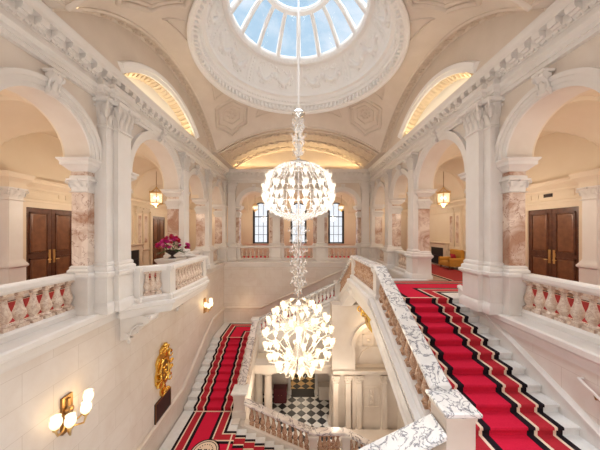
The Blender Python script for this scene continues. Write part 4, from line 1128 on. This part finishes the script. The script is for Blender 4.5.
def up_r(t):    # meridian of the upper chandelier, t 0 (crown) .. 1 (bottom)
    P = [(.36, 4.84), (.80, 4.72), (1.14, 4.42), (1.34, 4.0), (1.40, 3.6), (1.32, 3.25), (1.08, 2.98), (.70, 2.82), (.30, 2.74)]
    k = t * (len(P) - 1); i = min(int(k), len(P) - 2); f = k - i
    return P[i][0] + (P[i + 1][0] - P[i][0]) * f, P[i][1] + (P[i + 1][1] - P[i][1]) * f
TM = tulip_mesh(TUL, .23, .095); NM = 16
for i in range(NM):
    a = 2 * PI * (i + .5) / NM; c, s = math.cos(a), math.sin(a)
    pts = []
    for k in range(17):
        r, z = up_r(k / 16); pts.append((r * c, CY + r * s, z))
    m = MB().tube(pts, .022, 6)
    for k in range(1, 16):
        r, z = up_r(k / 16); m.ball(((r + .03) * c, CY + (r + .03) * s, z - .03), .035, 5, 4)
    obj('frame_arm', m, CRYS, ch, smooth=60)
    for t_ in (.30, .42, .55, .67):
        r, z = up_r(t_); inst('glass_tulip', TM, (r * c, CY + r * s, z - .06), ch, a, (1.0 if t_ > .2 else .8,) * 3)
for i in range(16):
    a = 2 * PI * i / NM; pts = []
    for k in range(17):
        r, z = up_r(k / 16); pts.append((r * 1.01 * math.cos(a), CY + r * 1.01 * math.sin(a), z + .02))
    m = MB().tube(pts, .014, 5)
    for k in range(1, 24):
        r, z = up_r(k / 24); m.ball(((r + .02) * math.cos(a), CY + (r + .02) * math.sin(a), z), .03, 5, 4)
    obj('crystal_strand', m, CRYS, ch, smooth=60)
m = MB()
for r, z in ((1.38, 3.62), (1.2, 4.3), (1.05, 2.98), (.62, 2.8)):
    m.tube([(r * math.cos(2 * PI * k / 40), CY + r * math.sin(2 * PI * k / 40), z) for k in range(41)], .018, 5, caps=False)
obj('ring_frame', m, CRYS, ch, smooth=60)
m = MB(); drops(m, C0, 1.0, 2.62, 2.95, 160, .06); drops(m, C0, .35, 2.4, 2.75, 50, .06)
for k in range(120):
    t_ = R_.uniform(.05, .95); r, z = up_r(t_); a = R_.uniform(0, 2 * PI); q = .05
    x, y = r * math.cos(a), CY + r * math.sin(a); s_ = .05
    m.add([(x, y, z + s_), (x + s_ * .5, y, z), (x, y + s_ * .5, z), (x - s_ * .5, y, z), (x, y - s_ * .5, z), (x, y, z - s_)], [(0, 1, 2), (0, 2, 3), (0, 3, 4), (0, 4, 1), (5, 2, 1), (5, 3, 2), (5, 4, 3), (5, 1, 4)])
obj('crystal_drops', m, CRYS, ch, kind='stuff')

# lower chandelier
c2 = thing('chandelier', 'lower chandelier, a golden ball of glowing bulbs on curled crystal arms above the chequered floor', 'chandelier', (0, CY, -3.6))
obj('suspension_rod', MB().tube([(0, CY, 2.66), (0, CY, -.5)], .03, 8), CHROME, c2)
m = MB(); drops(m, C0, .34, -.3, 2.4, 230, .05)
for z, r in ((2.25, .40), (1.85, .34), (1.45, .36), (1.05, .30), (.65, .32), (.25, .28)):
    for i in range(8):
        a = 2 * PI * i / 8 + z
        m.tube([(0, CY, z - .22), (r * .5 * math.cos(a), CY + r * .5 * math.sin(a), z - .2), (r * math.cos(a), CY + r * math.sin(a), z + .06), (r * .9 * math.cos(a), CY + r * .9 * math.sin(a), z + .16)], [.010, .010, .009, .006], 5)
        m.ball((r * math.cos(a), CY + r * math.sin(a), z - .02), .035, 6, 4)
obj('crystal_cascade', m, CRYS, c2, kind='stuff')
obj('crown', MB().lathe([(.04, -.42), (.14, -.46), (.32, -.58), (.34, -.66), (.22, -.72), (.05, -.76)], 20, (0, CY, 0)), CHROME, c2)
obj('stem', MB().lathe([(.03, -.7), (.05, -1.0), (.12, -1.3), (.06, -1.6), (.10, -2.0), (.2, -2.5), (.26, -2.7), (.2, -2.85), (.06, -3.0), (.1, -3.2), (.02, -3.4)], 14, (0, CY, 0)), CHROME, c2)
ZC2 = -1.98; RC2 = 1.36
BM = tulip_mesh(TULW, .19, .072)
for i in range(16):
    a = 2 * PI * (i + .25) / 16
    lat = [62, 40, 18, -4, -26, -48] if i % 2 else [52, 29, 7, -15, -37, -59]
    for L in lat:
        l = math.radians(L); r, z = RC2 * math.cos(l), ZC2 + RC2 * .98 * math.sin(l)
        c, s = math.cos(a + .05 * math.sin(L)), math.sin(a + .05 * math.sin(L))
        if L > 40: pts = [(.1, -.85), (r * .6, z + .28), (r * .95, z + .18), (r, z)]
        elif L > 0: pts = [(.1, -1.5), (r * .5, -1.55), (r * .85, z + .05), (r, z - .08), (r, z)]
        else: pts = [(.16, -2.6), (r * .4, -2.75 + (z + 2.2) * .2), (r * .8, z - .16), (r, z - .1), (r, z)]
        # smooth
        Q = []
        for k in range(len(pts) - 1):
            for f_ in (0, .33, .66): Q.append((pts[k][0] + (pts[k + 1][0] - pts[k][0]) * f_, pts[k][1] + (pts[k + 1][1] - pts[k][1]) * f_))
        Q.append(pts[-1])
        obj('arm', MB().tube([(q * c, CY + q * s, z_) for q, z_ in Q], 0.020, 5), GLOWCRYS, c2, smooth=60)
        inst('glass_tulip', BM, (r * c, CY + r * s, z), c2, a)
m = MB(); drops(m, C0, .4, -3.35, -2.9, 40, .05)
for k in range(130):
    l = math.asin(R_.uniform(-.95, .98)); a = R_.uniform(0, 2 * PI); r, z = RC2 * 1.02 * math.cos(l), ZC2 + RC2 * math.sin(l)
    x, y = r * math.cos(a), CY + r * math.sin(a); s_ = .045
    m.add([(x, y, z + s_), (x + s_ * .5, y, z), (x, y + s_ * .5, z), (x - s_ * .5, y, z), (x, y - s_ * .5, z), (x, y, z - s_)], [(0, 1, 2), (0, 2, 3), (0, 3, 4), (0, 4, 1), (5, 2, 1), (5, 3, 2), (5, 4, 3), (5, 1, 4)])
obj('crystal_drops', m, CRYS, c2, kind='stuff')

# ------------------------------------------------------------------ lanterns
def lantern(x, y, z, ztop, sc_, label):
    t = thing('hanging_lantern', label, 'lantern', (x, y, z), 'brass hanging lanterns')
    h = .54 * sc_; r = .275 * sc_
    obj('chain', MB().tube([(x, y, ztop), (x, y, z + h + .25 * sc_)], .014, 5), BRONZE, t)
    m = MB()
    for i in range(6):
        a = PI / 3 * i; c, s = math.cos(a), math.sin(a)
        m.tube([(x + r * c, y + r * s, z + .06), (x + r * 1.08 * c, y + r * 1.08 * s, z + h), (x + .1 * c * sc_, y + .1 * s * sc_, z + h + .16 * sc_), (x, y, z + h + .28 * sc_)], .016 * sc_, 5)
        m.ball((x + r * 1.1 * c, y + r * 1.1 * s, z + h + .05), .03 * sc_, 6, 4)
    m.lathe([(r * .9, .02), (r * 1.08, .04), (r * 1.08, .09), (r * .95, .1)], 6, (x, y, z)); m.lathe([(r * 1.15, h - .03), (r * 1.2, h), (r * 1.0, h + .05)], 6, (x, y, z))
    m.lathe([(.02, -.12 * sc_), (.06 * sc_, -.06 * sc_), (r * .5, 0), (r * .95, .03)], 6, (x, y, z))
    obj('frame', m, BRASS, t)
    obj('glass', MB().lathe([(r * .95, .08), (r * 1.02, h - .02)], 6, (x, y, z), caps=False), LANG, t, smooth=0)
    m = MB()
    for i in range(3):
        a = 2 * PI * i / 3; px, py = x + .08 * sc_ * math.cos(a), y + .08 * sc_ * math.sin(a)
        m.ball((px, py, z + .32 * sc_), .04 * sc_, 6, 5, 1.6)
    obj('lamps', m, BULB, t)
lantern(-7.6, 13.1, 3.62, 5.4, 1.15, 'lit brass lantern hanging in the left gallery, seen through the wide left arch')
lantern(7.75, 13.1, 3.62, 5.4, 1.15, 'lit brass lantern hanging in the right gallery above the fireplace')
lantern(-3.6, 20.3, 3.9, 5.2, .8, 'small lantern hanging in front of the far left window')
lantern(3.55, 20.3, 3.9, 5.2, .8, 'small lantern hanging in front of the far right window')

# ------------------------------------------------------------------ wall sconces
def sconce(y, z, label):
    X = -W; t = thing('brass_sconce', label, 'sconce', (X, y, z), 'brass wall sconces')
    obj('backplate', MB().stack((X + .03, y), [(.03, .13, z - .42), (.03, .13, z + .42)]).tube([(X + .07, y, z - .36), (X + .07, y, z + .36)], .05, 8).ball((X + .08, y, z + .1), .10, 8, 6), BRONZE, t)
    for k, (dy, dz, out) in enumerate(((-.50, .06, .27), (-.26, -.08, .36), (.15, -.08, .36), (.33, .08, .26))):
        e = (X + out, y + dy, z + dz)
        a = obj('arm', MB().tube([(X + .06, y, z - .1), (X + out * .45, y + dy * .4, z - .30 + dz * .4), (X + out * .9, y + dy * .85, z + dz - .24), (X + out, y + dy, z + dz - .1)], .022, 6).lathe([(.02, -.1), (.06, -.06), (.05, -.02)], 8, e), BRASS, t, smooth=60)
        obj('glass_shade', MB().lathe([(.04, -.04), (.085, .02), (.11, .08), (.108, .15), (.08, .20), (.095, .24)], 12, e, caps=False), SCON, a, smooth=60)
        obj('bulb', MB().ball((e[0], e[1], e[2] + .11), .05, 8, 6, 1.3), BULB, a)
sconce(5.78, -2.08, 'brass wall sconce with four glowing glass shades at the lower left, nearest the viewer')
sconce(14.3, -2.12, 'brass wall sconce glowing further along the left wall, under the far end of the balcony')

# gilt crest and plaque
t = thing('gilded_crest', 'gilded carved crest hung on the left wall, between the sconce and the red runner', 'crest', (-5.5, 9.87, -4.45))
X = -W
m = MB()
out = [(0, -1.02), (.16, -.92), (.2, -.75), (.13, -.6), (.3, -.55), (.5, -.3), (.52, 0), (.44, .25), (.48, .5), (.36, .68), (.2, .74), (.18, .9), (0, 1.02)]
pts = out + [(-a, b) for a, b in reversed(out[1:-1])]
m.prism(pts, (X, 9.87, -3.40), (0, 1, 0), (0, 0, 1), (1, 0, 0), .07); obj('back_board', m, GOLD, t)
m = MB()
for sg in (-1, 1):
    for cy_, cz_, r, tw in ((.36, .52, .17, 1), (.40, -.02, .16, -1), (.30, -.42, .18, 1), (.14, -.78, .13, -1), (.14, .82, .12, 1), (.45, .22, .12, -1)):
        pts = []
        for k in range(15):
            a = k * .55 * tw * sg + (0 if sg > 0 else PI); q = r * (1 - k / 16)
            pts.append((X + .10 + .01 * k, 9.87 + sg * cy_ + q * math.cos(a), -3.40 + cz_ + q * math.sin(a)))
        m.tube(pts, [.05 * (1 - k / 20) for k in range(15)], 6)
for k in range(7): m.ball((X + .12, 9.87 + .09 * (k - 3), -3.40 + .9 + .05 * math.cos((k - 3) * .5)), .055, 6, 5)
m.ball((X + .14, 9.87, -3.40 + 1.05), .09, 8, 6)
obj('scrollwork', m, GOLD, t, smooth=60)
m = MB()
ov = [(.27 * math.cos(2 * PI * k / 24), .40 * math.sin(2 * PI * k / 24)) for k in range(24)]
m.prism(ov, (X + .05, 9.87, -3.36), (0, 1, 0), (0, 0, 1), (1, 0, 0), .06); sh = obj('shield', m, BRONZE, t)
m = MB().tube([(X + .12, 9.87 + .29 * math.cos(2 * PI * k / 24), -3.36 + .42 * math.sin(2 * PI * k / 24)) for k in range(25)], .035, 6)
for y, z, r in ((-.10, .14, .06), (.10, .14, .06), (0, -.02, .07), (-.1, -.17, .05), (.1, -.17, .05)): m.ball((X + .12, 9.87 + y, -3.36 + z), r, 7, 5)
obj('shield_relief', m, GOLD, sh)
t = thing('bronze_plaque', 'dark rectangular plaque on the left wall directly below the gilded crest', 'plaque', (X, 9.9, -5.3))
obj('plate', MB().box(X, X + .05, 9.34, 10.46, -5.24, -4.42), PLAQ, t, smooth=0)
obj('rim', MB().box(X + .04, X + .065, 9.34, 10.46, -5.24, -5.21).box(X + .04, X + .065, 9.34, 10.46, -4.45, -4.42).box(X + .04, X + .065, 9.34, 9.37, -5.24, -4.42).box(X + .04, X + .065, 10.43, 10.46, -5.24, -4.42), BRONZE, t, smooth=0)

# gilded bracket under the right landing
t = thing('gilded_bracket', 'gilded scroll bracket under the edge of the top right landing', 'bracket', (2.5, 9.4, -1.6))
m = MB().prism([(0, -.72), (.32, -.72), (.34, -.86), (.2, -.98), (.14, -1.2), (.12, -1.45), (0, -1.6)], (2.75, 9.15, 0), (-1, 0, 0), (0, 0, 1), (0, 1, 0), .5); obj('console', m, GOLD, t)
m = MB()
for q in (9.12, 9.68):
    pts = [];
    for k in range(14):
        a = k * .55; r = .16 * (1 - k / 15); pts.append((2.44 + r * math.cos(a), q, -.88 + r * math.sin(a)))
    m.tube(pts, [.05 * (1 - k / 18) for k in range(14)], 6)
for k in range(5): leaf(m, (2.46 + .05 * k, 9.4, -.95 - .12 * k), (-1, 0, -.2), (0, 1, 0), .2, .36)
obj('acanthus', m, GOLD, t, smooth=60)
t = thing('stone_bracket', 'carved cream scroll under the far corner of the top right landing', 'bracket', (2.4, 11.3, -1.2))
m = MB().prism([(0, -.4), (.36, -.4), (.4, -.55), (.28, -.68), (.18, -.85), (0, -1.0)], (2.7, 11.0, 0), (-1, 0, 0), (0, 0, 1), (0, 1, 0), .42)
for q in (11.0, 11.42): m.tube([(2.38, q - .03, -.54), (2.38, q + .03, -.54)], .13, 10)
obj('scroll', m, WHITE, t)

# handrail on the right wall
t = thing('handrail', 'pale wall handrail starting low on the right stair wall at the frame edge', 'handrail', (5.45, 4.2, -1.2))
obj('rail', MB().tube([(5.48, 4.72, -.62), (5.40, 4.72, -.62), (5.38, 4.62, -.66), (5.38, 2.6, -1.66)], .028, 8), WHITE, t)
obj('wall_bracket', MB().tube([(5.5, 4.45, -.84), (5.40, 4.45, -.84), (5.38, 4.45, -.77)], .016, 6).ball((5.49, 4.45, -.84), .05, 8, 5), BRONZE, t)

# vase of flowers on its pedestal in the left arch
t = thing('flower_pedestal', 'low white pedestal block behind the left balcony, carrying the bowl of flowers', 'pedestal', (-5.35, 10.3, 0))
obj('block', MB().stack((-5.35, 10.3), [(.42, .5, 0), (.42, .5, .14), (.36, .44, .2), (.34, .42, .9), (.40, .48, .98), (.42, .5, 1.02), (.42, .5, 1.08)]), WHITE, t)
t = thing('flower_bowl', 'dark footed bowl of magenta and crimson flowers on the white pedestal', 'flowers', (-5.30, 10.28, 1.08))
vx, vy = -5.30, 10.28
obj('bowl', MB().lathe([(.14, 1.08), (.15, 1.11), (.06, 1.16), (.05, 1.2), (.12, 1.25), (.24, 1.33), (.28, 1.42), (.27, 1.42), (.1, 1.3)], 18, (vx, vy, 0)), PLAQ, t)
m = MB()
for i in range(70):
    a = R_.uniform(0, 2 * PI); q = R_.uniform(.15, .62); z = 1.42 + R_.uniform(-.08, .4) - .2 * q
    c = Vector((vx + q * math.cos(a), vy + q * math.sin(a), z)); d = Vector((math.cos(a), math.sin(a), R_.uniform(-.3, .8))).normalized(); s_ = d.cross(Vector((0, 0, 1))).normalized() * .045
    m.add([c, c + d * .09 + s_, c + d * .2, c + d * .09 - s_], [(0, 1, 2, 3)])
    if i % 3 == 0: m.tube([(vx, vy, 1.36), (c + Vector((vx, vy, 1.5))) / 2, c], .008, 4)
obj('foliage', m, LEAF, t)
fl_m = {}
for nm_, mt in (('a', PETALA), ('b', PETALB), ('c', PETALC)):
    m = MB()
    for ringr, n_, zz in ((.095, 7, 0), (.06, 5, .03), (.03, 4, .05)):
        for i in range(n_):
            a = 2 * PI * i / n_ + ringr * 40; c, s = math.cos(a), math.sin(a); w_ = ringr * .55
            m.add([(0, 0, zz - .02), (c * ringr * .6 - s * w_, s * ringr * .6 + c * w_, zz + .02), (c * ringr, s * ringr, zz + .045), (c * ringr * .6 + s * w_, s * ringr * .6 - c * w_, zz + .02)], [(0, 1, 2, 3)])
    m.ball((0, 0, .03), .03, 6, 4); fl_m[nm_] = m.mesh('blossom', mt, smooth=60)
for i in range(64):
    a = R_.uniform(0, 2 * PI); q = .62 * math.sqrt(R_.random()); z = 1.48 + .46 * (1 - (q / .64) ** 2) + R_.uniform(-.06, .08)
    o = inst('blossom', fl_m[R_.choice('aaabbc')], (vx + q * math.cos(a), vy + q * math.sin(a), z), t, a, (R_.uniform(.8, 1.2),) * 3)
    o.rotation_euler = (R_.uniform(-.6, .6) - q * math.sin(a), q * math.cos(a) + R_.uniform(-.4, .4), a)

# fireplaces and the armchair
def fireplace(s, y, label):
    X = s * WB; t = thing('fireplace', label, 'fireplace', (X, y, 0), 'gallery fireplaces'); b = X - s * .02
    obj('firebox', MB().box(b, X - s * .30, y - .74, y + .74, 0, 1.12), BLACK, t, smooth=0)
    m = MB()
    for a, c in ((y - 1.0, y - .74), (y + .74, y + 1.0)): m.box(b, X - s * .34, a, c, 0, 1.12)
    m.box(b, X - s * .34, y - 1.0, y + 1.0, 1.12, 1.36); obj('surround', m, GAL, t)
    obj('mantel_shelf', MB().stack((X - s * .2, y), [(.18, 1.02, 1.36), (.24, 1.1, 1.42), (.24, 1.1, 1.47)]), GAL, t)
    m = MB()
    for k in range(9): m.tube([(X - s * .36, y - .6 + .15 * k, .02), (X - s * .36, y - .6 + .15 * k, .62)], .012, 5)
    for z in (.05, .6): m.tube([(X - s * .36, y - .66, z), (X - s * .36, y + .66, z)], .014, 5)
    obj('fire_screen', m, DARKM, t)
fireplace(1, 16.6, 'black-mouthed fireplace on the right gallery wall behind the mustard armchair')
fireplace(-1, 13.7, 'black-mouthed fireplace on the left gallery wall, seen through the wide left arch')
ax, ay = 8.95, 14.35
t = thing('armchair', 'mustard velvet armchair with a red cushion in the right gallery, beside the broad pier', 'armchair', (ax, ay, 0))
obj('seat', MB().stack((ax, ay), [(.42, .40, .2), (.44, .42, .24), (.44, .42, .40), (.40, .38, .46)]), MUST, t)
m = MB().prism([(-.48, .2), (-.30, .2), (-.22, 1.08), (-.27, 1.14), (-.36, 1.14), (-.42, 1.08)], (ax, ay - .5, 0), (-1, 0, 0), (0, 0, 1), (0, 1, 0), 1.0); obj('backrest', m, MUST, t)
for q in (-.48, .48):
    m = MB().stack((ax, ay + q), [(.42, .08, .2), (.43, .09, .24), (.43, .09, .55)]).tube([(ax - .43, ay + q, .57), (ax + .43, ay + q, .57)], .11, 10); obj('arm', m, MUST, t)
for dx in (-.36, .36):
    for dy in (-.42, .42): obj('leg', MB().lathe([(.022, 0), (.035, .2)], 8, (ax + dx, ay + dy, 0)), WOOD, t)
m = MB()
m.grid(lambda i, j: (ax + .18 + .10 * math.sin(PI * i) * math.sin(PI * j) - .12 * j, ay - .26 + .52 * i, .46 + .42 * j), 8, 8).grid(lambda i, j: (ax + .18 - .08 * math.sin(PI * i) * math.sin(PI * j) - .12 * j + .0, ay - .26 + .52 * i, .46 + .42 * j), 8, 8)
tag(obj('cushion', m, CUSH, smooth=80), 'red velvet cushion leaning on the mustard armchair', 'cushion')

# ------------------------------------------------------------------ light
def point(x, y, z, e, c, r=.12):
    l = bpy.data.lights.new('lamp', 'POINT'); l.energy = e; l.color = c; l.shadow_soft_size = r
    o = bpy.data.objects.new('lamp', l); COL.objects.link(o); o.location = (x, y, z); return o
def area(loc, rot, sx, sy, e, c):
    l = bpy.data.lights.new('cove', 'AREA'); l.shape = 'RECTANGLE'; l.size = sx; l.size_y = sy; l.energy = e; l.color = c
    o = bpy.data.objects.new('cove', l); COL.objects.link(o); o.location = loc; o.rotation_euler = rot; return o
sl = bpy.data.lights.new('daylight', 'SUN'); sl.energy = 7.5; sl.angle = math.radians(75); sl.color = (.90, .95, 1)
so = bpy.data.objects.new('daylight', sl); COL.objects.link(so); so.rotation_euler = (math.radians(-6), 0, 0); so.location = (0, CY, 20)
WARM = (1, .72, .42); SOFT = (1, .93, .85); COOL = (.93, .96, 1)
for i in range(6):
    a = 2 * PI * (i + .5) / 6
    point(1.0 * math.cos(a), CY + 1.0 * math.sin(a), 3.6, 9, SOFT, .2)
    point(.95 * math.cos(a), CY + .95 * math.sin(a), -2.0, 10, (1, .84, .64), .2)

for s in (-1, 1):
    for y, e in ((5.36, 30), (9.64, 38), (13.1, 30), (16.47, 28), (20.2, 26)):
        point(s * 7.75, y, 3.3, e, (1, .86, .68), .3)
    for y in (6.62, 7.92, 11.35, 11.9, 14.5, 15.1, 17.8): point(s * 5.85, y - .0, 4.22, 3.2, WARM, .06)
    area((s * (XT + .1), CY, 6.83), (0, s * math.radians(180 + 10), 0), .08, 4.4, 6, (1, .78, .45))
    for y in (CY - HY + .12, CY + HY - .05): point(s * 4.72, y, 6.96, 3, WARM, .06)
    point(s * 3.9, 13.0 if s > 0 else 17.0, -3.2, 18 if s > 0 else 8, WARM, .2)
for x in (-3.32, 0, 3.32): point(x, 20.3, 3.4, 22, (1, .82, .60), .3)
area((0, D - .25, 6.90), (math.radians(180 + 25), 0, 0), 9.0, .12, 45, (1, .74, .38))
for y in (5.92, 14.3): point(-5.05, y, -1.95, 5, (1, .70, .36), .15)
for x, y in ((-1.5, 12.5), (2.2, 12.3), (.3, 20.0)): point(x, y, -6.1, 40, (1, .85, .66), .25)

w = bpy.data.worlds.new('sky'); sc.world = w; w.use_nodes = True
t = w.node_tree; bg = t.nodes['Background']
g = N(t, 'ShaderNodeTexCoord'); sx = N(t, 'ShaderNodeSeparateXYZ'); t.links.new(g.outputs['Generated'], sx.inputs[0])
base = ramp(t, sx.outputs[2], [(.0, (1, 1, 1)), (.25, (.88, .94, 1)), (.55, (.46, .64, .80)), (1, (.38, .56, .76))])
mp = N(t, 'ShaderNodeMapping'); mp.inputs['Scale'].default_value = (1, 1, 1.6); t.links.new(g.outputs['Generated'], mp.inputs['Vector'])
n = N(t, 'ShaderNodeTexNoise', Scale=4.5, Detail=8.0, Roughness=.58, Distortion=.3); t.links.new(mp.outputs[0], n.inputs['Vector'])
cl_ = ramp(t, n.outputs['Fac'], [(.44, (0, 0, 0)), (.68, (1, 1, 1))])
mx = N(t, 'ShaderNodeMix', data_type='RGBA'); t.links.new(cl_, mx.inputs[0]); t.links.new(base, mx.inputs[6]); mx.inputs[7].default_value = (.92, .95, 1, 1)
t.links.new(mx.outputs[2], bg.inputs['Color']); bg.inputs['Strength'].default_value = .58

# ------------------------------------------------------------------ camera
cam = bpy.data.cameras.new('camera'); co = bpy.data.objects.new('camera', cam); COL.objects.link(co)
co.location = (0, 0, 2.22); co.rotation_euler = (PI / 2, 0, 0)
cam.sensor_width = 36; cam.lens = 245 / 600 * 36; cam.shift_x = .0025; cam.shift_y = .010; cam.clip_end = 200
sc.camera = co
vs = sc.view_settings; sc.display_settings.display_device = 'sRGB'
vs.view_transform = 'Standard'; vs.look = 'None'; vs.gamma = 1; vs.use_curve_mapping = False; vs.exposure = 0.98
sc.cycles.use_denoising = True
sc.cycles.max_bounces = 8; sc.cycles.diffuse_bounces = 5; sc.cycles.transparent_max_bounces = 24
sc.cycles.sample_clamp_indirect = 6
